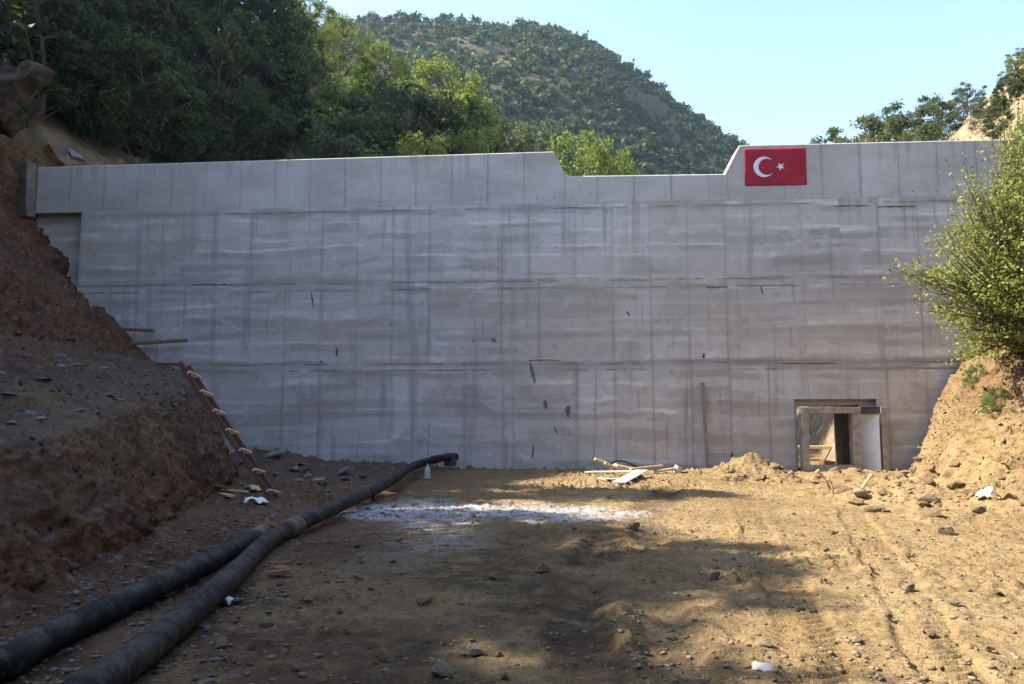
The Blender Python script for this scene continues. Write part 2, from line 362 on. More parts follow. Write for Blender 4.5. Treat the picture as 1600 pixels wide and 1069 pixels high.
def floor_h(x, y, full=False):
    x = np.asarray(x, float); y = np.asarray(y, float)
    z = .07 * fbm(x * .35, y * .5, 0, 3, 1) + .035 * fbm(x * 1.3, y * 1.3, 0, 4, 5)
    rough = sstep(-.15, .5, fbm(x * .45 + 9, y * .45, 0, 3, 21))
    edge = np.clip(sstep(15, 24, y) + sstep(-3.2, -5.0, x) + sstep(5.0, 7.5, x) * sstep(9, 14, y), 0, 1)
    amp = .016 + .026 * rough + .036 * edge
    n3 = fbm(x * 5.5, y * 5.5, 0, 4, 31, .6); z = z + amp * n3 * 1.3
    z = z + .010 * fbm(x * 17, y * 17, 0, 2, 45) + .03 * np.clip(fbm(x * 12, y * 12, 5, 2, 46) - .3, 0, 1)
    cl = fbm(x * 9, y * 9, 3, 2, 41); z = z + (.3 + rough) * .035 * np.clip(cl - .28, 0, 1) * 3 * amp / .04
    damp_shade = np.zeros_like(x)
    for i, t in enumerate(TR):
        d, a = polyd(x, y, t); wob = .05 * vn(a * 1.5, i * 3.7)
        d = d + wob
        if i < 2:
            m = sstep(.25, .18, np.abs(d)); vis = sstep(-.55, .1, vn(a * .45, i * 5.1, 0, 3))
            z = z * (1 - .75 * m * vis) - .028 * m * vis + .012 * vis * sstep(.42, .29, np.abs(d)) * (1 - m)
            ph = (a * 7.2 + np.abs(d) * 5.0) % 1.0
            z = z + .036 * m * vis * (sstep(.10, .30, ph) - sstep(.60, .80, ph))
        else:
            m = sstep(.30, .12, np.abs(d)); vis = sstep(-.4, .3, vn(a * .7, i * 2.3, 0, 8))
            z = z - .05 * m * vis + .045 * vis * sstep(.65, .32, np.abs(d)) * (1 - m) * np.clip(.35 + .9 * fbm(x * 7, y * 7, 0, 3, 50), 0, 2)
            damp_shade = np.maximum(damp_shade, (1.0 if i == 2 else .6) * sstep(.5, .2, np.abs(d)) * (.4 + .6 * vis))
    # earth heap and rubble in front of the wall
    def heap(cx, cy, rx, ry, h, n=.18, s=0):
        r = np.hypot((x - cx) / rx, (y - cy) / ry) * (1 + n * fbm(x * 1.7, y * 1.7, s, 3, 60 + s))
        return h * np.clip(1 - r, 0, 1) ** 1.15 * (1 + .35 * fbm(x * 4, y * 4, s, 3, 70 + s))
    hp = heap(5.35, 23.9, 1.45, 1.7, .62) + heap(7.75, 22.4, 1.35, 1.5, .36, .3, 3) + heap(9.4, 22.0, 1.4, 1.6, .30, .3, 5)
    hp = hp + heap(7.6, 17.6, 2.7, 3.6, .55, .25, 7) + heap(8.2, 13.4, 2.6, 3.2, .5, .25, 9)
    hp = hp + heap(-9.2, 24.0, 3.2, 3.4, .75, .25, 11) + heap(-5.8, 25.4, 2.4, 1.2, .22, .25, 13)
    z = z + hp
    z = z + .10 * sstep(20.0, 25, y)
    if not full: return z
    g = heap(-2.3, 14.3, 2.2, 2.0, 1.0, .5, 15) + heap(-.35, 14.5, 1.9, 1.6, 1.0, .5, 17) + .22 * heap(-1.7, 11.0, .9, 2.6, 1, .6, 19) + .6 * heap(-3.3, 13.6, .9, .8, 1, .5, 23)
    cem = np.clip(g * 2.2, 0, 1)
    damp_shade = np.maximum(damp_shade, .85 * sstep(-.45, .25, fbm(x * .6 + 3, y * .7, 0, 4, 90)) * sstep(1.6, -.6, x + 1.2 * fbm(x * .4, y * .4, 0, 3, 97)) * sstep(14, 10.5, y))  # left foreground shade painted into the soil colour, with a noisy edge
    return z, cem, np.clip(damp_shade, 0, 1)
ys = [1.2]
while ys[-1] < 27.6: ys.append(ys[-1] + max(.02, .0034 * ys[-1]))
ys = np.array(ys); xs = np.concatenate([np.arange(-13, -6, .06), np.arange(-6, 7, .0265), np.arange(7, 14, .06)])
GX, GY = np.meshgrid(xs, ys); gz, cem, damp_shade = floor_h(GX, GY, True)
me = mesh_np('dirt_floor', np.stack([GX, GY, gz], -1).reshape(-1, 3), grid_faces(len(ys), len(xs)), True)
redm = sstep(-.3, -4.6, GX + .8 * fbm(GX * .6, GY * .6, 0, 3, 95)) * .75
attr(me, 'cement', cem); attr(me, 'damp_shade', damp_shade); attr(me, 'red', redm); attr(me, 'grey', .55 * sstep(18, 24, GY) * sstep(-2, -6, GX))
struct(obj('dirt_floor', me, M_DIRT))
# floor beside and behind the camera
xs = np.arange(-30, 30.1, .5); ys = np.arange(-40, 1.3, .5); GX, GY = np.meshgrid(xs, ys)
me = mesh_np('dirt_track', np.stack([GX, GY, .07 * fbm(GX * .35, GY * .5, 0, 3, 1) - .02], -1).reshape(-1, 3), grid_faces(len(ys), len(xs)), True)
struct(obj('dirt_track', me, M_DIRT))

# ---------------------------------------------------------------- earth banks (swept cross-sections)
def sweep(name, secs, counts, rows, seg_amp, seg_attr, sgn, seed):
    ky = sorted(secs); K = len(secs[ky[0]]); P = np.zeros((len(rows), K, 2))
    for k in range(K):
        for c in (0, 1): P[:, k, c] = np.interp(rows, ky, [secs[q][k][c] for q in ky])
    cols, amp, at_ = [], [], {n: [] for n in seg_attr}
    for k in range(K - 1):
        n = counts[k]; e = (k == K - 2)
        for j in range(n + (1 if e else 0)):
            t = j / n; cols.append(P[:, k] * (1 - t) + P[:, k + 1] * t)
            nx = min(k + 1, K - 2)
            amp.append(seg_amp[k] * (1 - t) + seg_amp[nx] * t)
            for n_ in seg_attr: at_[n_].append(seg_attr[n_][k] * (1 - t) + seg_attr[n_][nx] * t)
    X = np.stack([c[:, 0] for c in cols], 1); Z = np.stack([c[:, 1] for c in cols], 1); Yy = np.repeat(rows[:, None], X.shape[1], 1)
    A = np.array(amp)[None, :]
    tx, tz = np.gradient(X, axis=1), np.gradient(Z, axis=1); l = np.hypot(tx, tz) + 1e-6
    nx, nz = -tz / l * sgn, tx / l * sgn
    d = fbm(X * .55, Yy * .55, Z * .55, 3, seed) * .9 + fbm(X * 1.8, Yy * 1.8, Z * 2.4, 4, seed + 7, .7) * .9 + .45 * fbm(X * 6, Yy * 6, Z * 8, 3, seed + 11, .65)
    rd = 1 - np.abs(fbm(X * 2.6, Yy * 2.6, Z * 4.5, 3, seed + 17)) * 2.2
    d = A * (d + .30 * rd)
    X2, Z2 = X + nx * d, Z + nz * d; Y2 = Yy + A * .6 * fbm(X * 1.5 + 40, Yy * 1.5, Z * 1.5, 3, seed + 30)
    F = grid_faces(*X.shape)
    if sgn < 0: F = F[:, ::-1]
    me = mesh_np(name, np.stack([X2, Y2, Z2], -1).reshape(-1, 3), F, True)
    nz_ = fbm(X * .8, Yy * .8, Z * .8, 4, seed + 50)
    for n_ in seg_attr:
        a = np.clip(np.array(at_[n_])[None, :] + nz_ * .35 * (np.array(at_[n_])[None, :] > .02), 0, 1); attr(me, n_, a)
    return struct(obj(name, me, M_DIRT))
rowsL = np.concatenate([np.arange(-45, 3, .8), np.arange(3, 29.2, .055)])
secL = {-45: [(-3.2, -.4), (-4.2, 0), (-5.0, 1.1), (-7.6, 1.9), (-9.5, 4.6), (-12, 8), (-15, 10.3), (-19, 11.8), (-40, 20)],
        6: [(-3.9, -.4), (-4.75, 0), (-5.45, 1.15), (-8.2, 2.15), (-9.8, 4.8), (-12.4, 8), (-15, 10), (-19, 11.6), (-40, 20)],
        10: [(-4.6, -.4), (-5.6, 0), (-6.45, 1.45), (-9.3, 2.6), (-10.7, 4.7), (-13.0, 7.7), (-15.4, 10), (-19, 11.6), (-40, 20)],
        17: [(-6.3, -.4), (-7.7, 0), (-8.75, 2.15), (-11.7, 3.35), (-12.9, 5.0), (-15.0, 7.3), (-16.9, 10.0), (-19.4, 12.2), (-40, 22)],
        21: [(-7.4, -.4), (-8.9, 0), (-10.1, 2.65), (-13.0, 3.5), (-14.3, 4.8), (-16.3, 6.7), (-18.1, 9.2), (-20.0, 12.6), (-40, 23)],
        26: [(-9.8, -.4), (-11.2, .25), (-12.5, 3.0), (-13.9, 3.6), (-15.2, 4.8), (-17.2, 6.4), (-18.8, 8.7), (-19.7, 12.0), (-40, 26)],
        29.3: [(-9.8, -.4), (-11.2, .25), (-12.5, 3.0), (-13.9, 3.6), (-15.1, 4.8), (-17.0, 6.4), (-18.6, 8.7), (-19.7, 11.5), (-40, 27)]}
sweep('left_bank', secL, [10, 55, 50, 45, 50, 45, 40, 30], rowsL, [.12, .24, .18, .30, .34, .34, .38, .4],
      {'red': [.8, 1, .55, .9, .9, .9, .9, .6], 'grey': [.1, .0, .50, .12, .05, .05, .0, .0], 'cement': [0] * 8, 'damp_shade': [0] * 8}, -1, 200)
rowsR = np.concatenate([np.arange(-45, 8, .8), np.arange(8, 29.2, .05)])
secR = {-45: [(7.2, -.4), (9.0, .1), (9.6, 1.2), (10.4, 2.4), (11.6, 3.1), (14, 4.2), (20, 8.5), (42, 20)],
        10: [(7.2, -.4), (8.9, .2), (9.2, 1.2), (9.7, 2.3), (10.5, 2.9), (13, 4), (19, 8), (42, 18)],
        14: [(6.8, -.4), (8.2, .25), (8.45, 1.2), (8.95, 2.25), (9.7, 2.9), (12, 3.9), (18, 8), (42, 18)],
        17: [(6.4, -.4), (7.55, .25), (7.95, 1.2), (8.45, 2.3), (9.2, 2.9), (11.5, 3.8), (18, 8), (42, 18)],
        22: [(7.9, -.4), (9.05, .15), (9.6, 1.0), (10.2, 2.2), (11.0, 3.2), (13, 4.5), (20, 9), (42, 20)],
        26: [(9.6, -.4), (10.8, .1), (11.3, 1.0), (12.0, 2.6), (12.8, 3.8), (14.5, 6.0), (20, 11), (42, 22)],
        29.3: [(9.6, -.4), (10.8, .1), (11.3, 1.0), (12.0, 2.6), (12.8, 3.8), (14.5, 6.0), (20, 11), (42, 22)]}
sweep('right_bank', secR, [20, 40, 45, 30, 35, 40, 30], rowsR, [.10, .15, .19, .24, .28, .3, .4],
      {'red': [0, 0, .12, .45, .4, .3, .3], 'grey': [0, .12, .0, 0, 0, 0, 0], 'cement': [0] * 7, 'damp_shade': [0] * 7}, 1, 300)

# ---------------------------------------------------------------- hills behind the wall
def hill_left(x, y):
    x0 = np.where(y < 50, -18 + (y - 28) * .70, -2.6 - (y - 50) * .45)
    d = x0 - x
    z = 10 + np.where(d > 0, 1.06 * np.minimum(d, 6) + 1.30 * np.maximum(d - 6, 0), .5 * d)
    cap = 38 - (21.0 - 6.5 * sstep(-24, -19, x)) * sstep(36.5, 41.5, y); z = np.where(z > cap, cap + (z - cap) * .08, z)
    return np.maximum(z, -1.0 + .04 * (y - 30)) + 1.1 * fbm(x * .16, y * .16, 0, 4, 400) + .25 * fbm(x * .9, y * .9, 0, 3, 410)
def hill_right(x, y):
    t = 9.8 - .02 * (y - 34)
    d = x - t
    z = np.where(d < 9, 1.62 * d, 14.6 + (d - 9) * .95)
    z = np.where(z > 30, 30 + (z - 30) * .3, z) * (1 - .006 * np.clip(y - 45, 0, 90))
    return np.maximum(z, -.5) + .7 * fbm(x * .22, y * .22, 0, 4, 420) + .2 * fbm(x * 1.1, y * 1.1, 0, 3, 430)
def mountain(x, y):
    yr = 300 + 10 * np.sin(x * .02)
    xs_ = 2 + .03 * (300 - y) + 7 * np.sin(y * .03)
    z = 156 + .69 * (y - yr) - .03 * np.clip(-60 - x, 0, 500)
    d = x - xs_
    sp = 14 * np.log1p(np.exp(np.clip(d / 14, -30, 30)))
    z = z - .70 * sp
    z = np.where(y > yr, z - 1.35 * (y - yr), z)
    z = z + 7 * fbm(x * .022, y * .022, 0, 4, 440) + 2.2 * fbm(x * .12, y * .12, 0, 4, 450)
    z = z + 5.0 * (sstep(.05, .5, fbm(x * .03 + 5, y * .012, 0, 3, 460))) * sstep(0, 25, d) * -1.4
    return np.maximum(z, -1.2)
def hf(name, f, xr, yr, dx, dy, bare=None):
    xs = np.arange(xr[0], xr[1] + dx / 2, dx); ys = np.arange(yr[0], yr[1] + dy / 2, dy); X, Y = np.meshgrid(xs, ys)
    me = mesh_np(name, np.stack([X, Y, f(X, Y)], -1).reshape(-1, 3), grid_faces(len(ys), len(xs)), True)
    attr(me, 'bare', bare(X, Y) if bare else np.zeros_like(X)); return struct(obj(name, me, M_HILL))
hf('left_hillside', hill_left, (-75, 10.5), (28.9, 110), .45, .45, lambda X, Y: np.clip(sstep(.0, .35, fbm(X * .15, Y * .15, 0, 3, 470)) + sstep(34, 30, Y) + sstep(-20, -15, X) * sstep(52, 46, Y), 0, 1))
hf('hillside_shoulder', hill_left, (-75, -20), (21, 29.2), .45, .45, lambda X, Y: np.ones_like(X) * .6)
hf('right_hillside', hill_right, (6, 70), (28.9, 140), .45, .6, lambda X, Y: np.ones_like(X) * .95)
hf('mountain', mountain, (-230, 260), (62, 420), 2.6, 2.6, lambda X, Y: .45 * sstep(.25, .55, fbm(X * .05, Y * .05, 0, 3, 480)))

bpy.context.view_layer.update()
DG = bpy.context.evaluated_depsgraph_get()
def drop(x, y, top=60.0):
    h = S.ray_cast(DG, Vector((float(x), float(y), top)), Vector((0, 0, -1)))
    return h[1].z if h[0] else 0.0

# ---------------------------------------------------------------- the concrete dam wall
D = 26.0
dam = tag(empty('dam_wall', (0, D, 0)), 'tall grey board-marked concrete dam wall with a stepped spillway notch in its crest', 'dam')
def inset_poly(P, cs):
    n = len(P); out = []
    for i in range(n):
        a, b, c = P[i - 1], P[i], P[(i + 1) % n]
        def line(p, q, o):
            dx, dz = q[0] - p[0], q[1] - p[1]; l = math.hypot(dx, dz); nx, nz = -dz / l, dx / l
            return (p[0] + nx * o, p[1] + nz * o, dx / l, dz / l)
        x1, z1, u1, w1 = line(a, b, cs[i - 1]); x2, z2, u2, w2 = line(b, c, cs[i])
        den = u1 * w2 - w1 * u2
        if abs(den) < 1e-6: out.append((x2, z2)); continue
        t = ((x2 - x1) * w2 - (z2 - z1) * u2) / den; out.append((x1 + u1 * t, z1 + w1 * t))
    return out
def panel(P, y0, y1, cs, dep):                           # P counter-clockwise in x,z seen from the front
    Q = inset_poly(P, cs); n = len(P)
    V = [(x, y0, z) for x, z in Q] + [(x, y0 + dep, z) for x, z in P] + [(x, y1, z) for x, z in P]
    F = [tuple(range(n)), tuple(range(3 * n - 1, 2 * n - 1, -1))]
    for i in range(n):
        j = (i + 1) % n; F.append((i, i + n, j + n, j)); F.append((i + n, i + 2 * n, j + 2 * n, j + n))
    me = bpy.data.meshes.new('concrete_panel'); me.from_pydata(V, [], F); me.update(); return me
XL, XR = -18.45, 18.0
CT = lambda x: 10.62 + .004 * (x + 2)                    # crest level
crest = [(XL, 8.86), (XR, 8.86), (XR, CT(XR)), (5.76, 10.72), (5.26, 9.76), (0.02, 9.80), (-.37, 10.66), (XL, 10.52)]
def topz(x):
    pts = [(XL, 10.52), (-.37, 10.66), (0.02, 9.80), (5.26, 9.76), (5.76, 10.72), (XR, 10.72)]
    return float(np.interp(x, [p[0] for p in pts], [p[1] for p in pts]))
cuts = [XL]
while cuts[-1] < XR - 1.3: cuts.append(cuts[-1] + 1.22)
cuts[-1] = XR
marks = sorted(set([round(c, 3) for c in cuts if min(abs(c - k) for k in (-.37, .02, 5.26, 5.76)) > .42] + [0.0, 5.35]))
G = .0008
for a, b in zip(marks[:-1], marks[1:]):
    xx = sorted([a + G, b - G] + [k for k in (-.37, .02, 5.26, 5.76) if a + G < k < b - G])
    top = [(x, topz(x)) for x in xx]
    P = [(a + G, 8.865), (b - G, 8.865)] + top[::-1]
    # split where the outline is concave
    cs = [.003, .003] + [.035] * (len(top) - 1) + [.003]
    off = float(rng.uniform(0, .003))
    obj('concrete_panel', panel(P, -off, 1.25, cs, .028 if len(top) else .01), M_CON, dam)
core = MB()
core.box((-9.4, .70, 9.66), (17.9, 1.0, 1.58)); core.box((2.6, .70, 9.27), (6.0, 1.0, .8)); core.box((11.9, .7, 9.7), (12.1, 1.0, 1.66))
core.build('crest_core', M_CON, dam)
lifts = [(6.31, 8.858, -16.75, XR, -.02), (3.57, 6.302, -16.75, XR, -.045), (-.9, 3.562, -15.5, XR, -.07)]
for li, (z0, z1, xa, xb, yf) in enumerate(lifts):
    cuts = [xa]
    while cuts[-1] < xb - 1.5: cuts.append(cuts[-1] + 1.22 * float(rng.choice([1, 1, 1, 2])))
    cuts[-1] = xb
    for a, b in zip(cuts[:-1], cuts[1:]):
        rects = [(a + G, b - G, z0, z1)]
        if li == 2:                                       # leave the opening free
            rects = []
            hx0, hx1, hz = 7.23, 9.76, 2.33
            if b <= hx0 or a >= hx1: rects = [(a + G, b - G, z0, z1)]
            else:
                rects.append((a + G, b - G, hz, z1))
                if a < hx0 - .02: rects.append((a + G, hx0, z0, hz - .003))
                if b > hx1 + .02: rects.append((hx1, b - G, z0, hz - .003))
        for q in rects:
            off = float(rng.uniform(0, .003))
            P = [(q[0], q[2]), (q[1], q[2]), (q[1], q[3]), (q[0], q[3])]
            obj('concrete_panel', panel(P, yf - off, .13, [.0015, .0015, .010, .0015], .010), M_CON, dam)
c = MB(); c.box((.6, .905, 7.55), (34.6, 1.53, 2.6)); c.box((.6, 1.1, 4.9), (34.6, 1.92, 2.7))
c.box((-4.2, 1.335, 1.2), (23.1, 2.39, 4.7)); c.box((13.65, 1.335, 1.2), (8.7, 2.39, 4.7)); c.box((8.325, 1.335, 2.85), (1.949, 2.388, 1.4))
c.build('wall_core', M_CON, dam)
c = MB(); c.box((8.3, 1.2, -.11), (2.1, 3.0, .24)); c.build('culvert_floor', M_CON, dam)
c = MB(); c.box((9.285, 1.34, 1.06), (.03, 2.36, 2.16)); c.build('culvert_shade_plate', mat_simple('shade_plate', (.05, .036, .026), (.10, .075, .055), 3), dam)  # plate added over the concrete, its dark colour deepens the tunnel shade
c = MB(); c.box((-17.7, .75, 7.3), (2.0, .7, 3.1)); c.build('abutment_infill', M_CON, dam)
c = MB(); c.bar((-18.75, -.05, 8.7), (-18.8, -.1, 10.62), .55, .34, up=(.4, 1, 0), bev=.02); c.build('wing_return', mat_simple('brown_shaded_concrete', (.10, .085, .07), (.19, .165, .135), 3), dam)  # brown concrete, darkened in colour to stand in for shade
# shuttering lips, wet stains and a paint mark on the face
def blot(px, py, w, h, mat, name, ang=0, n=14, s=0):
    q = at(px, py, D); rr = random.Random(s + int(px)); V = []; 
    for k in range(n):
        a = 2 * math.pi * k / n; r = rr.uniform(.6, 1.1)
        u, v = math.cos(a) * w / 2 * r, math.sin(a) * h / 2 * r
        V.append((q[0] + u * math.cos(ang) - v * math.sin(ang), q[2] + u * math.sin(ang) + v * math.cos(ang)))
    zc = q[2]; yf = -.034 if zc > 6.31 else (-.057 if zc > 3.57 else -.082)
    if zc > 8.86: yf = -.012
    m = MB(); m.add([(x, yf, z) for x, z in V] + [(x, yf + .03, z) for x, z in V], [tuple(range(n))] + [(k, k + n, (k + 1) % n + n, (k + 1) % n) for k in range(n)])
    m.build(name, mat, dam)
for b in [(852, 632, .15, .34), (888, 642, .20, .42), (832, 582, .13, .7, .25), (527, 551, .09, .36), (503, 567, .14, .2), (1099, 556, .12, .22),
          (982, 491, .07, .26, .6), (1190, 455, .06, .35, .2), (772, 532, .1, .2, .7), (489, 470, .06, .55, .15), (740, 533, .08, .1), (868, 672, .07, .3, .4),
          (1165, 722, .2, .5), (1145, 716, .12, .4, .3), (806, 549, .05, .14)]:
    blot(b[0], b[1], b[2], b[3], M_STAIN, 'wet_stain', b[4] if len(b) > 4 else 0)
blot(833, 706, .07, .5, M_REDP, 'red_paint_mark', -.12)
for px, py, w in [(1263, 568, 1.75), (1120, 449, .7), (1330, 322, 1.1), (1400, 323, 1.2), (330, 445, 1.2), (850, 563, 1.0)]:
    q = at(px, py, D); m = MB(); yf = -.03 if q[2] > 6.31 else (-.055 if q[2] > 3.57 else -.08)
    pts = [(q[0] - w / 2 + w * k / 10, yf, q[2] + random.uniform(-.012, .012)) for k in range(11)]
    m.tube(pts, [random.uniform(.008, .024) for _ in pts], 5); m.build('formwork_lip', M_STAIN, dam)

m = MB(); rr = random.Random(9)
for zz_, yf in ((9.06, -.008), (7.35, -.030), (4.85, -.052), (4.05, -.052), (2.0, -.078), (1.1, -.078)):
    for k in range(56):
        xx = -16.2 + k * .61 + rr.uniform(-.04, .04)
        if rr.random() < .45 or (zz_ < 2.4 and 7.0 < xx < 10): continue
        r_ = rr.uniform(.012, .026); z_ = zz_ + rr.uniform(-.03, .03)
        m.add([(xx + r_ * math.cos(a), yf - .002, z_ + r_ * math.sin(a)) for a in np.linspace(0, 2 * math.pi, 7)[:6]] + [(xx + r_ * math.cos(a), yf + .02, z_ + r_ * math.sin(a)) for a in np.linspace(0, 2 * math.pi, 7)[:6]], [tuple(range(6))] + [(q_, q_ + 6, (q_ + 1) % 6 + 6, (q_ + 1) % 6) for q_ in range(6)])
o = m.build('tie_holes', M_STAIN, dam); o['kind'] = 'stuff'

# ---------------------------------------------------------------- flag
fq0, fq1 = at(1162, 233, D), at(1262, 288, D)
fx0, fx1, fz0, fz1 = fq0[0], fq1[0] - .03, 9.33, 10.58
flag = tag(empty('flag', ((fx0 + fx1) / 2, D - .015, fz0)), 'red flag with white crescent and star fixed to the wall crest', 'flag')
fw, fh = fx1 - fx0, fz1 - fz0
nx_, nz_ = 40, 24; U, Vv = np.meshgrid(np.linspace(-fw / 2, fw / 2, nx_), np.linspace(0, fh, nz_))
sag = -.008 - .006 * np.sin(U * 5 + 1) * np.sin(Vv * 4) + .02 * 0
Pf = np.stack([U, sag, Vv], -1).reshape(-1, 3); Ff = grid_faces(nz_, nx_); Fb = Ff[:, ::-1] + len(Pf)
edge = [k for k in range(nx_)] + [r * nx_ + nx_ - 1 for r in range(1, nz_)] + [(nz_ - 1) * nx_ + k for k in range(nx_ - 2, -1, -1)] + [r * nx_ for r in range(nz_ - 2, 0, -1)]
E_ = np.array([(edge[i], edge[i] + len(Pf), edge[(i + 1) % len(edge)] + len(Pf), edge[(i + 1) % len(edge)]) for i in range(len(edge))])
obj('flag_cloth', mesh_np('flag_cloth', np.concatenate([Pf, Pf + [0, .006, 0]]), np.concatenate([Ff, Fb, E_])), M_RED, flag)
cr = .275 * fh; cx, cz_ = -fw / 2 + .318 * fw, fh * .5; co = .30 * cr * .9; ci = cr * .80
ip = (cr * cr - ci * ci + co * co) / (2 * co); ia = math.acos(max(-1, min(1, ip / cr))); ja = math.acos(max(-1, min(1, (ip - co) / ci)))
n = 40; outer = [(cx + cr * math.cos(ia + (2 * math.pi - 2 * ia) * k / n), cz_ + cr * math.sin(ia + (2 * math.pi - 2 * ia) * k / n)) for k in range(n + 1)]
inner = [(cx + co + ci * math.cos(ja + (2 * math.pi - 2 * ja) * k / n), cz_ + ci * math.sin(ja + (2 * math.pi - 2 * ja) * k / n)) for k in range(n + 1)]
m = MB(); m.add([(x, -.020, z) for x, z in outer] + [(x, -.020, z) for x, z in inner], [(k, k + 1, n + 2 + k, n + 1 + k) for k in range(n)]); m.build('crescent', M_FLAGW, flag)
m = MB(); sx, sr = -fw / 2 + .585 * fw, .118 * fh
V = [(sx, -.020, cz_)] + [(sx + (sr if k % 2 == 0 else sr * .40) * math.cos(math.pi + k * math.pi / 5 + .12), -.020, cz_ + (sr if k % 2 == 0 else sr * .40) * math.sin(math.pi + k * math.pi / 5 + .12)) for k in range(10)]
m.add(V, [(0, 1 + k, 1 + (k + 1) % 10) for k in range(10)]); m.build('star', M_FLAGW, flag)

# ---------------------------------------------------------------- gate frame at the culvert
YF = 25.42
def fx(px, py): q = at(px, py, YF); return q[0], q[2]
x0, zt = fx(1252, 636); x1, _ = fx(1385, 636); xm0, _ = fx(1331, 640); xm1, _ = fx(1344, 640); xr0, _ = fx(1375, 640); xl1, _ = fx(1263, 640)
zb_t = fx(1290, 727)[1]; zl = fx(1290, 646)[1]
gate = tag(empty('culvert_gate', ((x0 + x1) / 2, YF, 0)), 'rusty two-bay steel gate frame with white panel leaf in front of the culvert', 'gate')
gx = (x0 + x1) / 2
def part(name, a, b, ya, yb, za, zb, mat, bev=.008):
    m = MB(); m.box(((a + b) / 2 - gx, (ya + yb) / 2 - YF, (za + zb) / 2), (b - a, yb - ya, zb - za), None, bev); return m.build(name, mat, gate)
part('post', x0, xl1, YF, YF + .34, -.2, zt - .001, M_STEEL)
part('post', xm0, xm1, YF + .002, YF + .34, -.2, zl - .002, M_STEEL)
part('post', xr0 + .02, x1, YF, YF + .20, -.2, zt - .001, M_STEEL)
part('lintel', xl1 + .002, xm1 + .02, YF + .004, YF + .34, zl, zt, M_STEEL)
part('head_plate', xm1 + .024, xr0 + .018, YF + .03, YF + .2, zl - .02, zt + .01, M_STEELD)
part('sill_beam', xl1 + .002, xm0 - .002, YF + .004, YF + .3, .02, zb_t, M_STEEL)
for px in (1277, 1317):
    a, _ = fx(px, 632); m = MB(); pts = [(a - gx + .05 * math.cos(t), .12, zt + .055 + .05 * math.sin(t)) for t in np.linspace(-.9, math.pi + .9, 12)]
    m.tube(pts, .014, 6); m.build('lifting_eye', M_STEEL, gate, True)
part('corner_tab', x0 - .07, x0 - .003, YF + .02, YF + .1, zt - .2, zt - .02, M_BOARD)
# white leaf standing ajar, hinged at the mullion
la, lb = Vector((xm1 + .10 - gx, .50, 0)), Vector((xr0 - .015 - gx, .03, 0))
dv = (lb - la).normalized(); m3 = Matrix((dv, Vector((0, 0, 1)).cross(dv), Vector((0, 0, 1)))).transposed()
lw = (lb - la).length; mid = (la + lb) / 2
leaf = MB().box((mid.x, mid.y, zl / 2 + .05), (lw, .03, zl - .13), m3, .004).build('leaf_panel', M_WHITE, gate)
for s in (-1, 1):
    p = mid + dv * (s * (lw / 2 + .02)); MB().box((p.x, p.y, zl / 2 + .05), (.05, .06, zl - .08), m3, .004).build('leaf_stile', M_STEELD, gate)
for z in (.02, zl - .03): MB().box((mid.x, mid.y - .002, z + .04), (lw, .055, .06), m3, .004).build('leaf_rail', M_STEELD, gate)

# ---------------------------------------------------------------- black pipes
def pipe(name, pts, r, label, joints):
    P = [Vector(p) for p in pts]; L = []
    for i in range(len(P) - 1):
        p0, p1, p2, p3 = P[max(i - 1, 0)], P[i], P[i + 1], P[min(i + 2, len(P) - 1)]
        for k in range(10):
            t = k / 10; L.append(.5 * ((2 * p1) + (p2 - p0) * t + (2 * p0 - 5 * p1 + 4 * p2 - p3) * t * t + (3 * p1 - p0 - 3 * p2 + p3) * t ** 3))
    L.append(P[-1]); o = empty(name, L[0]); base = L[0]
    tag(o, label, 'pipe', 'black water pipes along the bank')
    rr = [r * (1 + .02 * math.sin(i * .9) + .012 * random.uniform(-1, 1)) for i in range(len(L))]
    m = MB(); m.tube([p - base for p in L], rr, 28); m.build('pipe_body', M_PIPE, o, True)
    for i in joints:
        j = min(i + 2, len(L) - 1); q = [L[i] - base, L[i].lerp(L[j], .08) - base, L[i].lerp(L[j], .92) - base, L[j] - base]
        m = MB(); m.tube(q, [r * 1.02, r * 1.13, r * 1.13, r * 1.02], 28); m.build('pipe_collar', M_PIPEJ if i == joints[0] else M_PIPE, o, True)
    return o
pr = .112
def pp(px, py, z=None):
    q = gp(px, py, pr if z is None else z); return (q[0], q[1], floor_h(q[0], q[1]) * .4 + (pr if z is None else z))
e = at(690, 724, 25.0)
pB = [(-2.55, 2.2, pr), pp(140, 1075), pp(262, 985), pp(360, 900), pp(432, 838), pp(520, 795, .2), pp(600, 757, .26), (e[0] - .55, 23.4, .34), (e[0], 25.1, .48), (e[0] + .35, 25.75, .5)]
pipe('water_pipe', pB, pr, 'long black plastic pipe with coupling running from foreground to the wall foot', [42, 62, 76])
qa = [(-6.9, .8, pr), (-4.9, 3.2, pr), pp(-60, 1050), pp(60, 1000), pp(200, 935), pp(310, 885), pp(418, 832)]
pipe('water_pipe', qa, pr * .97, 'shorter black pipe ending beside the coupling of the longer pipe', [57])
m = MB(); q = at(704, 724, 25.7); m.box((0, 0, 0), (.34, .4, .40), None, .02); o = m.build('outlet_box', M_STEELD, loc=(q[0], 25.62, .42))
tag(o, 'dark box around pipe end at the foot of the concrete wall', 'box')

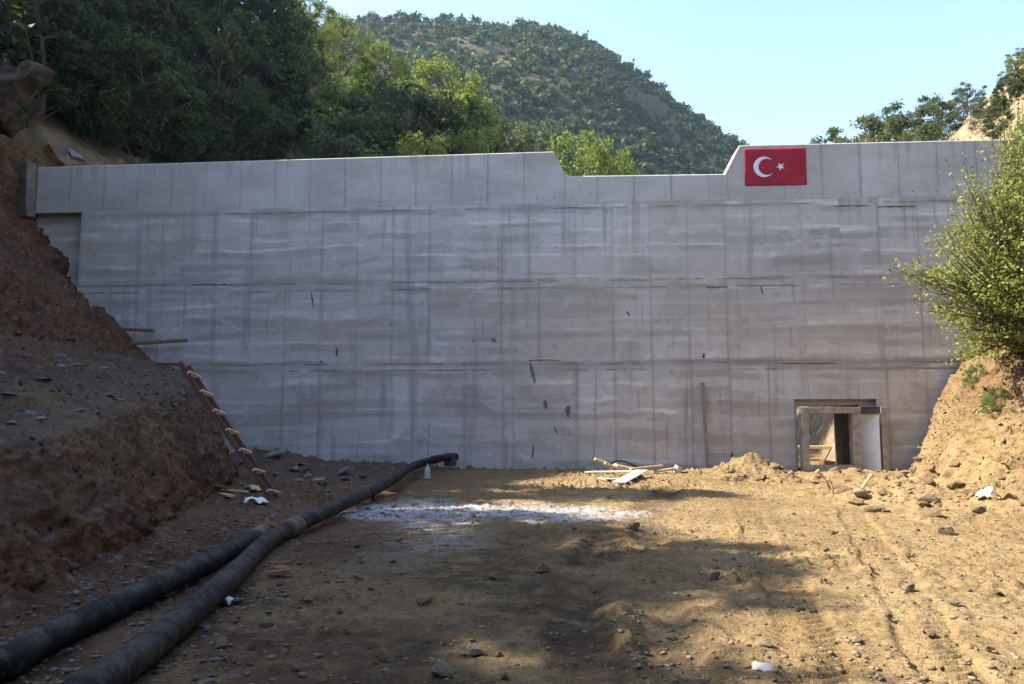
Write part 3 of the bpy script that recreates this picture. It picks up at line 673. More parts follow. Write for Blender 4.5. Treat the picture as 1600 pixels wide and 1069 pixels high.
# ---------------------------------------------------------------- ladder
lt = at(281, 567, 16.9); lbm = gp(428, 779, .05); lbm = np.array([lbm[0], lbm[1], drop(lbm[0], lbm[1]) - .02])
la, lt = Vector(lbm), Vector(lt)
lad = tag(empty('ladder', la), 'brown wooden ladder with pale rungs leaning on the earth bank edge', 'ladder')
ax = (lt - la).normalized(); side = Vector((-.10, .99, 0)); side = (side - ax * side.dot(ax)).normalized(); nrm = ax.cross(side)
L = (lt - la).length
for s in (0, 1):
    o_ = side * (.40 * s); m = MB(); m.bar(o_, o_ + ax * (L + (.05 if s else 0)), .05, .11, up=nrm, bev=.006); m.build('rail', M_WOODD, lad)
for k in range(7):
    a = ax * (.28 + k * (L - .62) / 6) - nrm * .0
    up = nrm if nrm.z > 0 else -nrm
    m = MB(); m.bar(a + up * .055 - side * .05, a + up * .055 + side * .45, .035, .085, up=nrm, bev=.004); m.build('rung', M_RUNG, lad)

# ---------------------------------------------------------------- loose planks, boards and litter
def plank(name, a, b, w, h, mat, label, cat, group=None, up=(0, 0, 1)):
    a, b = Vector([float(v) for v in a]), Vector([float(v) for v in b])
    m = MB(); m.bar((0, 0, 0), b - a, w, h, up=up, bev=min(w, h) * .12); o = m.build(name, mat, loc=a); return tag(o, label, cat, group)
plank('timber', at(180, 514, 25.6), at(241, 517, 25.55), .16, .10, M_WOOD, 'topmost brown timber poking out of the bank against the wall', 'timber', 'timbers poking out of the bank')
plank('timber', at(205, 537, 25.6), at(293, 532, 25.5), .12, .10, M_WOOD, 'middle of three brown timbers poking out of bank by wall', 'timber', 'timbers poking out of the bank')
plank('timber', at(195, 567, 25.6), at(288, 570, 25.5), .10, .07, M_WOODD, 'lowest thin brown timber between the bank and ladder top', 'timber', 'timbers poking out of the bank')
a = at(1106, 737, 25.72); b = at(1098, 598, 25.86)
plank('timber', (a[0], 25.68, .0), (b[0], 25.84, b[2]), .04, .15, mat_simple('grey_wood', (.22, .165, .125), (.34, .27, .215), 4, .9, .15, .002, 40, (6, 6, .5)), 'upright brown timber leaning against the concrete wall behind heap', 'timber')
def hit(px, py):                                         # where the sight line meets the terrain
    h = S.ray_cast(DG, Vector((0, 0, CZ)), Vector(ray(px, py)).normalized()); return h[1] if h[0] else Vector(gp(px, py))
def gpt(px, py, dz=0): q = hit(px, py); return (q.x, q.y, q.z + dz)
plank('board', gpt(916, 743, .10), gpt(996, 744, .14), .34, .03, M_BOARD, 'long whitish board lying on top of the board scraps', 'board', 'white boards by the wall')
plank('board', gpt(940, 751, .05), gpt(968, 752, .05), .36, .03, M_BOARD, 'short whitish board lying flat on the dirt', 'board', 'white boards by the wall')
plank('board', gpt(968, 757, .05), gpt(1003, 744, .16), .34, .03, M_BOARD, 'whitish board propped at a slant on the dirt', 'board', 'white boards by the wall')
plank('stick', gpt(985, 740, .12), gpt(1035, 738, .2), .07, .05, M_WOODL, 'yellowish batten lying behind the whitish boards', 'stick', 'battens by the wall')
plank('stick', gpt(1020, 741, .06), gpt(1058, 738, .12), .09, .06, M_WOODL, 'short yellowish batten beside the white cup', 'stick', 'battens by the wall')
q = gpt(926, 741)
m = MB(); m.bar((0, 0, .30), (.52, .12, .08), .20, .10, bev=.02); m.bar((.20, .0, .16), (.28, -.05, -.05), .14, .12, bev=.02)
m.bar((.30, .15, .18), (1.0, .35, .02), .34, .22, bev=.05); m.bar((-.28, -.02, .42), (.1, .02, .28), .13, .10, bev=.02)
tag(m.build('broken_stump', M_WOODL, loc=(q[0] + .35, q[1] + .5, q[2])), 'broken yellowish brown wood stump behind the whitish boards', 'stump')
pts = [at(px, py, 25.6) for px, py in ((950, 722), (962, 720), (975, 721), (988, 726), (1000, 732), (1008, 737))]
pts[0] = (pts[0][0], 25.5, pts[0][2] - .12)
m = MB(); m.tube([Vector(p) - Vector(pts[-1]) for p in pts], .025, 7)
tag(m.build('cable', M_CABLE, smooth=True, loc=pts[-1]), 'black cable arching from the stump to the ground', 'cable')
q = gpt(1058, 739); m = MB(); m.tube([(0, 0, .0), (0.02, 0, .10), (.06, 0, .2)], [.10, .11, .12], 14); tag(m.build('cup', M_BOARD, smooth=False, loc=q), 'white crumpled tub at the end of battens', 'tub')
# bottle
q = gpt(668, 748); bt = tag(empty('bottle', q), 'large clear plastic water bottle standing beside the black pipe', 'bottle')
m = MB(); m.tube([(0, 0, z) for z in (0, .01, .08, .09, .10, .2, .21, .22, .28, .34, .37)], [.075, .082, .084, .08, .084, .084, .08, .084, .075, .035, .024], 18); m.build('bottle_body', M_CLEAR, bt, True)
m = MB(); m.tube([(0, 0, .368), (0, 0, .41)], .028, 12); m.build('cap', mat_simple('cap', (.5, .25, .2), (.6, .3, .25), 5, .5), bt)
# litter heap at the ladder foot
for i, (px, py, w, h, mt, nm, lb, rz) in enumerate([
        (402, 768, .42, .30, M_YEL, 'paper_sheet', 'yellowish crumpled paper sack lying at the ladder foot', .4),
        (400, 787, .50, .28, M_WHITE, 'plastic_sheet', 'white plastic sheet folded over the yellowish sack', -.2),
        (399, 766, .30, .18, M_WHITE, 'plastic_sheet', 'small white plastic scrap behind the yellowish sack', .8),
        (345, 943, .24, .2, M_WHITE, 'plastic_cup', 'crushed white plastic cup lying beside the black pipe', .3),
        (1540, 778, .36, .30, M_WHITE, 'plastic_bag', 'white plastic bag lying at foot of sunlit bank', .3),
        (1193, 1047, .16, .07, M_BOARD, 'paper_scrap', 'thin white paper scrap in the tyre track', -.7)]):
    q = gpt(px, py); n = 9; U, Vv = np.meshgrid(np.linspace(-.5, .5, n), np.linspace(-.5, .5, n))
    zz = .05 + h * .35 * np.abs(fbm(U * 2.3, Vv * 2.3, i * 3.1, 3, 500 + i)) * 2 + h * .5 * np.exp(-((U - .1) ** 2 + Vv ** 2) * 6) * (.4 if i else .3) - .10 * (U ** 2 + Vv ** 2)
    k = 1 - .4 * np.abs(U * Vv) * 4 * rng.uniform(.4, 1, U.shape)
    me = mesh_np(nm, np.stack([U * w * k, Vv * w * .8 * k, zz - .02], -1).reshape(-1, 3), grid_faces(n, n))
    o = obj(nm, me, mt, loc=q, rot=(0, 0, rz)); sm = o.modifiers.new('thick', 'SOLIDIFY'); sm.thickness = .006
    tag(o, lb, 'litter')
for i, (p0, p1, w, lb, mt) in enumerate([((333, 760), (362, 768), .12, 'orange brown offcut nearest the bank by ladder foot', M_WOOD), ((348, 768), (385, 773), .10, 'long brown offcut under the yellowish sack', M_WOODL), ((346, 774), (362, 780), .13, 'short pale offcut beside the yellowish sack', M_WOODL),
                                  ((420, 901), (452, 902), .06, 'thin orange batten lying on shaded dirt right of pipe', M_WOOD)]):
    plank('wood_offcut', gpt(*p0, .03), gpt(*p1, .06), w, .05, mt, lb, 'offcut')
for i, (px, py, w, d_, tl, lb) in enumerate([(534, 742, .5, .35, .5, 'tilted grey stone slab on rubble at the wall foot'), (432, 713, .55, .4, .25, 'large grey slab resting on top of rubble by the ladder'), (498, 756, .3, .2, .1, 'small pale slab lying flat on rubble near the pipe')]):
    q = gpt(px, py); m = MB(); m.box((0, 0, 0), (w, d_, .07), Matrix.Rotation(-tl, 3, 'Y') @ Matrix.Rotation(.3, 3, 'X'), .012)
    tag(m.build('flat_stone', M_SLATE, loc=(q[0], q[1], q[2] + .10)), lb, 'stone')
# sticks stuck in the rubble
for a, b, r_, lb in [((1300, 765), (1277, 735), .05, 'pale knobbed stick leaning out of rubble before the gate'), ((1303, 772), (1294, 748), .03, 'thin pale stick in rubble beside the knobbed stick'), ((1340, 770), (1362, 742), .04, 'pale stick leaning across the rubble heap by gate')]:
    p = gpt(*a); t = at(*b, p[1]); m = MB(); v = Vector(t) - Vector(p)
    m.tube([(0, 0, -.05), v * .5 + Vector((.02, 0, .01)), v * .93, v], [r_ * .8, r_ * .7, r_ * .7, r_ * 1.3], 8); tag(m.build('stick', M_WOODL, smooth=True, loc=p), lb, 'stick')
# beams lying on the sunlit ground seen through the culvert
q = at(1284, 699, 31.5); plank('timber', (q[0] - 2.2, 31.9, q[2]), (q[0] + 1.2, 31.4, q[2]), .2, .12, M_WOODL, 'pale beam lying across the ground seen through the culvert', 'timber')
q = at(1292, 720, 30.2); plank('timber', (q[0] - .3, 29.9, .1), (q[0] + .55, 30.3, -.0), .3, .3, M_WOODD, 'dark lump of timber beyond the culvert mouth', 'timber')
# valley floor behind the wall
xs = np.arange(-12, 16, .4); ys = np.arange(27.8, 62, .4); GX, GY = np.meshgrid(xs, ys)
me = mesh_np('valley_floor', np.stack([GX, GY, .12 * fbm(GX * .8, GY * .8, 0, 4, 520) - .05 + .6 * sstep(30.5, 34, GY)], -1).reshape(-1, 3), grid_faces(len(ys), len(xs)), True); struct(obj('valley_floor', me, M_DIRT))

# ---------------------------------------------------------------- stones
def stone_mesh(seed, flat=.65, ang=.35, sub=2):
    bm_ = bmesh.new(); bmesh.ops.create_icosphere(bm_, subdivisions=sub, radius=1)
    P = np.array([v.co for v in bm_.verts]); r = random.Random(seed)
    for _ in range(13):
        n_ = Vector((r.gauss(0, 1), r.gauss(0, 1), r.gauss(0, 1))).normalized(); d_ = r.uniform(.38, .8)
        k = P @ np.array(n_); P = P - np.outer(np.clip(k - d_, 0, 9), np.array(n_))
    P = P * (1 + ang * .5 * fbm(P[:, 0] * 1.6 + seed, P[:, 1] * 1.6, P[:, 2] * 1.6, 3, seed))[:, None]
    P[:, 2] *= flat; P[:, 0] *= r.uniform(1.0, 1.45)
    for v, p in zip(bm_.verts, P): v.co = p
    me = bpy.data.meshes.new('stone'); bm_.to_mesh(me); bm_.free(); return me
st_me = [stone_mesh(i, random.uniform(.55, .8)) for i in range(8)]
cl_me = [stone_mesh(20 + i, random.uniform(.6, .85), .9) for i in range(6)]
sl_me = [stone_mesh(40 + i, random.uniform(.18, .32), .5) for i in range(6)]
for me in st_me: me.materials.append(M_STONE)
for me in cl_me: me.materials.append(M_CLOD)
for me in sl_me: me.materials.append(M_SLATE)
def stone(name, me, x, y, s, label, cat, group, sink=.25):
    z = drop(x, y, 12.0); o = obj(name, me, None, loc=(x, y, z + s * .55 * (1 - 2 * sink)), rot=(random.uniform(-.25, .25), random.uniform(-.25, .25), random.uniform(0, 6.3)), scale=s)
    return tag(o, label, cat, group)
placed = [(1420, 925, .085), (1340, 1006, .07), (1197, 1010, .075), (1457, 995, .055), (1547, 1018, .06), (740, 1022, .11), (600, 1033, .10), (622, 847, .10), (614, 879, .05), (990, 826, .12), (1028, 834, .12), (1345, 777, .22),
          (1290, 860, .06), (1115, 905, .09), (662, 942, .08), (850, 893, .14), (950, 780, .10), (690, 1055, .1), (415, 980, .06), (345, 1010, .08), (480, 940, .06), (560, 905, .06), (1480, 835, .16), (1450, 785, .2), (1300, 835, .07), (1530, 800, .12), (1250, 955, .05), (1050, 1000, .06), (1490, 946, .08), (1560, 930, .07), (770, 905, .06), (540, 990, .05)]
LM = [('the coupling of the black pipes', -4.5, 12.4), ('the white cement patch', -1.2, 14.5), ('the crushed white cup', -3.3, 7.1), ('the white paper scrap', 1.35, 5.4), ('the whitish boards', 1.4, 23.4), ('the earth heap by the wall', 5.4, 23.5),
      ('the rubble before the gate', 7.7, 21.8), ('the foot of the sunlit bank', 7.2, 16.0), ('the ridged tyre track', 2.9, 7.6), ('the churned wheel rut', .1, 8.0)]
def near(x, y): return min(LM, key=lambda l: (l[1] - x) ** 2 + (l[2] - y) ** 2)[0]
by = {}
for px, py, s in placed:
    q = hit(px, py); by.setdefault(near(q.x, q.y), []).append((s * .8 + random.uniform(0, .004), q))
for lm, lst in by.items():
    for k, (s, q) in enumerate(sorted(lst, key=lambda t: -t[0])):
        stone('stone', random.choice(st_me), q.x, q.y, s, ['biggest', 'second biggest', 'third biggest', 'fourth biggest', 'fifth biggest', 'sixth biggest', 'seventh biggest', 'eighth biggest', 'ninth biggest'][min(k, 8)] + ' angular stone lying near ' + lm, 'stone', 'stones on the dirt floor', .15)
for k in range(110):
    y = 4.2 + 19 * random.random() ** 1.5; x = random.uniform(-.56, .52) * y
    if x < -4.3 - .1 * y or x > 7: continue
    stone('pebble', random.choice(st_me), x, y, random.uniform(.015, .036) * (1 + .03 * y), 'pebble lying on the dirt near ' + near(x, y), 'pebble', 'pebbles on the dirt floor', .2)
for k in range(70):
    if k < 22: x, y = random.uniform(4.2, 6.6), random.uniform(21.6, 23.6)
    elif k < 46: x, y = random.uniform(6.4, 9.2), random.uniform(20.2, 23.2)
    else: x, y = random.uniform(5.6, 8.0), random.uniform(13, 19)
    stone('earth_clod', random.choice(cl_me), x, y, random.uniform(.06, .17), 'lump of brown earth lying near ' + near(x, y), 'clod', 'earth clods on the heaps', .2)
for k in range(110):
    t = random.random(); y = 7 + 17 * random.random(); ex = float(np.interp(y, [6, 10, 17, 21, 26], [-5.45, -6.45, -8.35, -10.1, -12.3])); wd = 2.3 if y < 22 else 1.2
    stone('slate_piece', random.choice(sl_me), ex - .15 - t * wd, y, random.uniform(.04, .15), 'thin grey piece of slate lying on the bench above cut bank', 'slate', 'slates on the bench', .47)
for k in range(34):
    y = random.uniform(18, 25); x = random.uniform(-10.5, -5) + (25 - y) * .2
    stone('rubble_stone', random.choice(sl_me + st_me), x, y, random.uniform(.07, .2), 'grey rubble stone at the wall foot between ladder and pipe', 'stone', 'rubble by the ladder', .2)
# gravel too small to count
def gravel(name, N, fx_, smin, smax, mat, cmesh):
    base = np.array([v.co for v in cmesh.vertices]); tri = np.array([tuple(p.vertices) for p in cmesh.polygons]); nv = len(base)
    xy = fx_(N); N = len(xy); s = rng.uniform(0, 1, N) ** 3.2 * (smax - smin) + smin; a = rng.uniform(0, 6.28, N)
    z = floor_h(xy[:, 0], xy[:, 1])
    c_, s_ = np.cos(a)[:, None], np.sin(a)[:, None]; bx, by, bz = base[None, :, 0], base[None, :, 1], base[None, :, 2]
    V = np.stack([(bx * c_ - by * s_) * s[:, None] + xy[:, :1], (bx * s_ + by * c_) * s[:, None] + xy[:, 1:], bz * s[:, None] + (z + s * .2)[:, None]], -1)
    F = (tri[None] + (np.arange(N) * nv)[:, None, None]).reshape(-1, 3)
    o = obj(name, mesh_np(name, V.reshape(-1, 3), F), mat); return o
def M_gravel(name, c1, c2):
    M = Mat(name, .9, .2); g = M.n('NewGeometry'); return M.col(M.mix(g.outputs['Random Per Island'], c1, c2))
def f_all(N):
    y = 3.6 + 21.5 * rng.random(N) ** 1.7; x = rng.uniform(-.72, .56, N) * y; k = (x > -4.5 - .22 * y) & (x < 8) & (fbm(x * .8, y * .8, 0, 3, 530) > rng.uniform(-.6, .35, N)); return np.stack([x, y], -1)[k]
tag(gravel('gravel', 30000, f_all, .004, .036, M_gravel('gravel', (.12, .085, .048), (.25, .20, .135)), stone_mesh(60, .55, .9, 1)), 'fine brown gravel and crumbs scattered over the dirt floor', 'gravel', None, 'stuff')
def f_c(N):
    x = rng.uniform(4, 9.4, N); y = rng.uniform(11.5, 24.2, N); k = (fbm(x * .7, y * .7, 0, 3, 540) > rng.uniform(-.5, .3, N)) & (x > 9.2 - .32 * (y - 6) * (y < 17)) ; return np.stack([x, y], -1)[k]
tag(gravel('earth_crumbs', 3800, f_c, .015, .075, M_gravel('crumbs', (.16, .112, .06), (.27, .20, .115)), stone_mesh(61, .7, .8, 1)), 'crumbled brown earth lumps over heaps at the right bank', 'crumbs', None, 'stuff')
def f_l(N):
    y = rng.uniform(5, 25.5, N); t = np.interp(y, [5, 10, 17, 21, 26], [-4.3, -5.3, -7.0, -8.6, -10.8]); return np.stack([t + np.abs(rng.normal(0, 1.2, N)), y], -1)
tag(gravel('shale_chips', 4200, f_l, .012, .06, M_gravel('chips', (.075, .058, .046), (.19, .165, .14)), stone_mesh(62, .4, .6, 1)), 'grey brown shale chips along the foot of left bank', 'shale', None, 'stuff')
def bedded(name, src, N, ymin, vmax, smin, smax, mat, cmesh, seed):
    me = bpy.data.objects[src].data; co = np.empty(len(me.vertices) * 3, np.float32); me.vertices.foreach_get('co', co); co = co.reshape(-1, 3)
    r = np.random.default_rng(seed); ok = np.nonzero((co[:, 1] > ymin) & (co[:, 1] < 25.6) & (co[:, 2] < vmax) & (co[:, 2] > .05) & (fbm(co[:, 0] * .9, co[:, 1] * .9, co[:, 2] * .9, 2, seed) > -.15))[0]
    P = co[r.choice(ok, N, replace=False)] + r.normal(size=(N, 3)) * .02
    base = np.array([v.co for v in cmesh.vertices]); tri = np.array([tuple(p.vertices) for p in cmesh.polygons]); nv = len(base)
    Q = r.normal(size=(N, 4)); Q /= np.linalg.norm(Q, axis=1)[:, None]; w, x, y, z = Q.T
    Rm = np.stack([1 - 2 * (y * y + z * z), 2 * (x * y - z * w), 2 * (x * z + y * w), 2 * (x * y + z * w), 1 - 2 * (x * x + z * z), 2 * (y * z - x * w), 2 * (x * z - y * w), 2 * (y * z + x * w), 1 - 2 * (x * x + y * y)], -1).reshape(N, 3, 3)
    s_ = r.random(N) ** 3 * (smax - smin) + smin
    V = np.einsum('nij,vj->nvi', Rm, base) * s_[:, None, None] + P[:, None, :]
    return obj(name, mesh_np(name, V.reshape(-1, 3), (tri[None] + (np.arange(N) * nv)[:, None, None]).reshape(-1, 3)), mat)
tag(bedded('bank_stones', 'left_bank', 6500, 5, 9.5, .014, .065, M_gravel('bank_stones', (.045, .024, .017), (.15, .10, .072)), stone_mesh(63, .42, 1.1, 1), 600), 'brown stones and clods bedded in the left earth bank', 'stones', None, 'stuff')
tag(bedded('bank_clods', 'right_bank', 2600, 12, 3.6, .012, .07, M_gravel('bank_clods', (.17, .12, .066), (.29, .215, .125)), stone_mesh(64, .7, .8, 1), 601), 'tan clods and stones bedded in the right earth bank', 'clods', None, 'stuff')
# rock outcrop at the top of the left bank
for (px, py, y, s, lb) in [(25, 135, 24.2, (1.35, 1.3, 1.25), 'large dark boulder bulging from the bank above wall end'), (120, 243, 28.6, (.32, .3, .28), 'pale rock perched on red soil behind the wall crest'), (5, 180, 23.6, (.8, .8, .8), 'brown boulder under the large dark boulder')]:
    q = at(px, py, y); me = stone_mesh(int(px) + 70, .9, 1.3, 4); me.materials.append(M_SLATE if px == 120 else M_ROCK)
    for p in me.polygons: p.use_smooth = True
    tag(obj('boulder', me, None, loc=q, scale=s, rot=(.3, .4, px)), lb, 'boulder')

# ---------------------------------------------------------------- trees
def leaves(cent, nrm, size, asp=.55, up=.35):
    n = len(cent); d = rng.normal(size=(n, 3)); d /= np.linalg.norm(d, axis=1)[:, None]
    nn = rng.normal(size=(n, 3)) * .8 + nrm + np.array([0, 0, up]); nn /= np.linalg.norm(nn, axis=1)[:, None]
    d = d - nn * np.sum(d * nn, 1)[:, None]; d /= (np.linalg.norm(d, axis=1)[:, None] + 1e-9); w = np.cross(nn, d)
    s = size * rng.uniform(.5, 1.45, n)[:, None]
    V = np.stack([cent - d * s * .5, cent + w * s * asp * .5 - d * s * .05, cent + d * s * .5 + nn * s * .08, cent - w * s * asp * .5 - d * s * .05], 1).reshape(-1, 3)
    return V, np.arange(4 * n).reshape(n, 4)
def crown_tree(name, leafmat, env, nclump, per, lsize, clump_r, trunk_r, base_h, seed, flat=.75, bend=.04):
    """unit-height tree: env(t) is the crown radius at relative height t"""
    r = np.random.default_rng(seed); root = empty(name, (0, 0, 0)); cl = []
    while len(cl) < nclump:
        t = base_h + (1 - base_h) * r.random(); R_ = env((t - base_h) / (1 - base_h))
        if r.random() > R_ / .55 + .15: continue
        a = r.uniform(0, 6.283); q = R_ * (.35 + .65 * r.random() ** .55); cl.append((q * math.cos(a) * r.uniform(.85, 1.2), q * math.sin(a), min(t, .985)))
    m = MB(); ax = [(bend * math.sin(t * 5 + seed), bend * math.cos(t * 4 + seed) - bend, t) for t in np.linspace(0, .93, 9)]
    ax[0] = (0, 0, -.02); m.tube(ax, [trunk_r * (1 - .88 * k / 8) * (1.35 if k == 0 else 1) for k in range(9)], 7)
    cc, nn = [], []
    for i, q in enumerate(cl):
        q = np.array(q); tz = max(base_h * .55, q[2] - np.hypot(q[0], q[1]) * r.uniform(.35, .9)); k = min(int(tz / .93 * 8), 7); a0 = np.array(ax[k]); 
        if i % 2 == 0: m.tube([a0, (a0 + q) / 2 + np.array([0, 0, .02]), q], [trunk_r * .34, trunk_r * .2, trunk_r * .06], 5, False)
        cr_ = clump_r * r.uniform(.6, 1.35); p = r.normal(size=(per, 3)); p /= np.linalg.norm(p, axis=1)[:, None]
        p = p * (r.random(per) ** .45)[:, None] * cr_; p[:, 2] *= flat; p += .25 * cr_ * r.normal(size=(per, 3)) * .6
        cc.append(q + p); nn.append(p / cr_ * .7 + np.array([q[0], q[1], 0]) * .6)
    m.build('trunk', M_BARK, root, True)
    V, F = leaves(np.concatenate(cc), np.concatenate(nn), lsize)
    obj('crown', mesh_np('crown', V, F), leafmat, root)
    return root
rnd_env = lambda t: .36 * math.sqrt(max(0, 1 - (2 * (t * .92) - .85) ** 2)) + .02
col_env = lambda t: .20 * (math.sin(math.pi * min(1, t * .85 + .13)) ** .7)
pine_env = lambda t: .30 * (1 - t) ** .8 + .015
bush_env = lambda t: .55 * math.sqrt(max(0, 1 - (t * .95) ** 2)) + .03
wide_env = lambda t: .50 * math.sqrt(max(0, 1 - (2 * (t * .9) - .9) ** 2)) + .04
VAR = {'tallmid': [crown_tree('broadleaf_tree', M_LEAF_MID, rnd_env, 120, 160, .018, .062, .018, .10, 20)],
       'tall': [crown_tree('broadleaf_tree', M_LEAF_LIGHT, rnd_env, 130, 170, .017, .058, .018, .10, 18)],
       'clear': [crown_tree('round_shrub', M_LEAF_LIGHT, bush_env, 110, 170, .022, .10, .03, .03, 19)],
       'dark': [crown_tree('broadleaf_tree', M_LEAF_DARK, rnd_env, 75, 130, .033, .085, .022, .12, s) for s in (1, 2, 3)],
       'light': [crown_tree('broadleaf_tree', M_LEAF_LIGHT, rnd_env, 80, 130, .028, .072, .02, .10, s) for s in (4, 5)],
       'poplar': [crown_tree('columnar_tree', M_LEAF_LIGHT, col_env, 70, 110, .030, .055, .018, .06, s) for s in (6, 7)],
       'mid': [crown_tree('broadleaf_tree', M_LEAF_MID, rnd_env, 75, 125, .031, .078, .02, .12, s) for s in (8, 9)],
       'pine': [crown_tree('pine_tree', M_LEAF_PINE, pine_env, 90, 100, .030, .066, .02, .10, s, .45) for s in (10, 11)],
       'bush': [crown_tree('round_shrub', M_LEAF_MID, bush_env, 60, 130, .040, .14, .03, .03, s) for s in (12, 13)],
       'lbush': [crown_tree('round_shrub', M_LEAF_LIGHT, bush_env, 60, 130, .040, .14, .03, .03, s) for s in (14, 15)],
       'oak': [crown_tree('oak_tree', M_LEAF_MID, wide_env, 34, 170, .032, .10, .02, .34, s, .5, .07) for s in (16, 17)]}
used = {}
def tree(kind, x, y, z, h, label, group, wid=1.0):
    lst = VAR[kind]; k = random.randrange(len(lst)); src = lst[k]
    if (kind, k) not in used: used[(kind, k)] = 1; o = src
    else: o = copy_tree(src)
    o.location = (float(x), float(y), float(z)); o.rotation_euler = (0, 0, random.uniform(0, 6.28)); o.scale = (h * wid, h * wid, h)
    return tag(o, label, 'tree' if 'bush' not in kind and kind != 'clear' else 'shrub', group)
def tree_at(kind, px, py, y, label, group, wid=1.0, hmin=2.0, fn=None):
    q = at(px, py, y); z = float((fn or hill_left)(q[0], y)) - .15
    return tree(kind, q[0], y, z, max(q[2] - z, hmin), label, group, wid)
GL = 'trees on the hillside left behind the wall'
SP = [('poplar', 515, 128, 41, 'brightest yellow-green columnar tree standing before the scree', 1.25), ('tall', 690, 98, 46, 'tall bright green tree rising right of the scree slope', .85), ('tall', 600, 72, 51, 'pale green tree on the spur above the scree', .8),
      ('tall', 490, 2, 50, 'tall pale green tree on the skyline of the spur', 1.0), ('tall', 535, 28, 54, 'pale green tree below the tall skyline tree', .9), ('poplar', 572, 88, 49, 'slim light tree at the right edge of the scree', 1.2), ('poplar', 640, 118, 50, 'slim light tree beside the tall bright green tree', 1.2),
      ('dark', 615, 135, 43, 'dark shaded tree right of the scree slope', 1.0), ('dark', 655, 158, 41, 'dark shaded tree under the tall bright green tree', 1.1), ('dark', 425, 40, 41, 'dark tree at the left edge of the scree', 1.0),
      ('mid', 560, 196, 37.5, 'grey green low tree right of the columnar tree', 1.2), ('mid', 592, 188, 38, 'feathery green tree behind the crest below the scree', 1.2), ('bush', 540, 214, 36, 'low green shrub below the columnar tree', 1.0), ('poplar', 722, 160, 44, 'light green tree at the foot of the tall bright tree', 1.2),
      ('tallmid', 755, 178, 50, 'rounded dark green tree alone behind the crest', .75), ('tallmid', 808, 185, 54, 'rounded tree with lit left side behind the crest', .7), ('clear', 645, 228, 34, 'yellowish shrub peeping over the wall crest', .9), ('clear', 715, 222, 38, 'green shrub peeping over the crest by the bright tree', .7),
      ('clear', 905, 226, 44, 'yellow-green shrub standing in the spillway notch', .7), ('clear', 938, 252, 46, 'low shrub right of the yellow-green notch shrub', .75), ('mid', 215, 112, 34, 'green tree standing out from dark forest above crest', 1.1), ('dark', 385, -30, 40, 'tall dark tree on the skyline left of the spur', 1.0), ('dark', 345, -45, 39, 'tallest dark tree high on the skyline', 1.0), ('mid', 415, -12, 40.5, 'grey green tree on the skyline beside tall dark tree', 1.0), ('tall', 452, -8, 47, 'pale green tree left of the tall skyline tree', .9), ('bush', 500, 90, 47, 'green shrub on the upper scree', .8), ('lbush', 545, 120, 46, 'small yellow-green shrub on the scree', .7), ('lbush', 470, 70, 46, 'yellow-green shrub at top of the scree', .8)]
for kd, px, py, y, lb, wd in SP:
    tree_at(kd, px, py, y, lb, GL, wd)
for px, y, h, kind in [(70, 30.5, 5.5, 'dark'), (95, 32.0, 6, 'mid'), (125, 30.8, 5, 'dark'), (150, 33, 6.5, 'pine'), (165, 31.0, 4.5, 'dark'), (40, 28.5, 6, 'dark'), (100, 35, 7, 'dark'), (60, 34, 7, 'pine'), (20, 31, 7, 'dark'), (-15, 28, 7, 'dark'), (190, 34.5, 6, 'dark'), (130, 37, 7, 'mid'), (80, 39, 8, 'dark'), (30, 38, 8, 'dark')]:
    x = at(px, 200, y)[0]; tree(kind, x, y, drop(x, y) - .2, h, ('low ' if h < 5.6 else 'tall ' if h > 6.6 else 'middling ') + {'dark': 'dark broadleaf tree', 'mid': 'dull green broadleaf tree', 'pine': 'dark pine'}[kind] + ' on the steep slope above the wall end', 'trees above the wall end', 1.15)
pts = []
for _ in range(9000):
    x, y = random.uniform(-46, -5), random.uniform(30.6, 62)
    z = float(hill_left(x, y))
    if z < 11.5 or z > 48: continue
    d = ray(0, 0); px = 800 + FPX * math.tan(math.atan2(x, y) + YAW) ; 
    if px < -60 or px > 760: continue
    if 405 < px < 780 and y < 56: continue
    if px < 430 and y > 41: continue       # bare scree
    if any((x - a) ** 2 + (y - b) ** 2 < (1.75 if y < 42 else 2.8) ** 2 for a, b in pts): continue
    pts.append((x, y))
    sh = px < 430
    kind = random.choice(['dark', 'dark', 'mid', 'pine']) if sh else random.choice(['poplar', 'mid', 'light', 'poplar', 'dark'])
    lab = {'dark': 'dark green broadleaf tree in the hillside forest behind the wall', 'mid': 'grey green broadleaf tree in the hillside forest behind the wall', 'pine': 'dark pine in the hillside forest behind the wall', 'light': 'yellow-green broadleaf tree on the spur behind the wall', 'poplar': 'slim yellow-green tree on the spur behind the wall'}[kind]
    h = random.uniform(3.6, 6.8); lab = ('low ' if h < 4.6 else 'middling ' if h < 5.8 else 'tall ') + lab.replace('in the hillside forest behind the wall', 'low on the forested hillside just behind the crest' if z < 17 else 'halfway up the forested hillside' if z < 24 else 'high up the forested hillside')
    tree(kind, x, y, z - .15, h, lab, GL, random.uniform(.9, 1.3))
    if len(pts) > 250: break
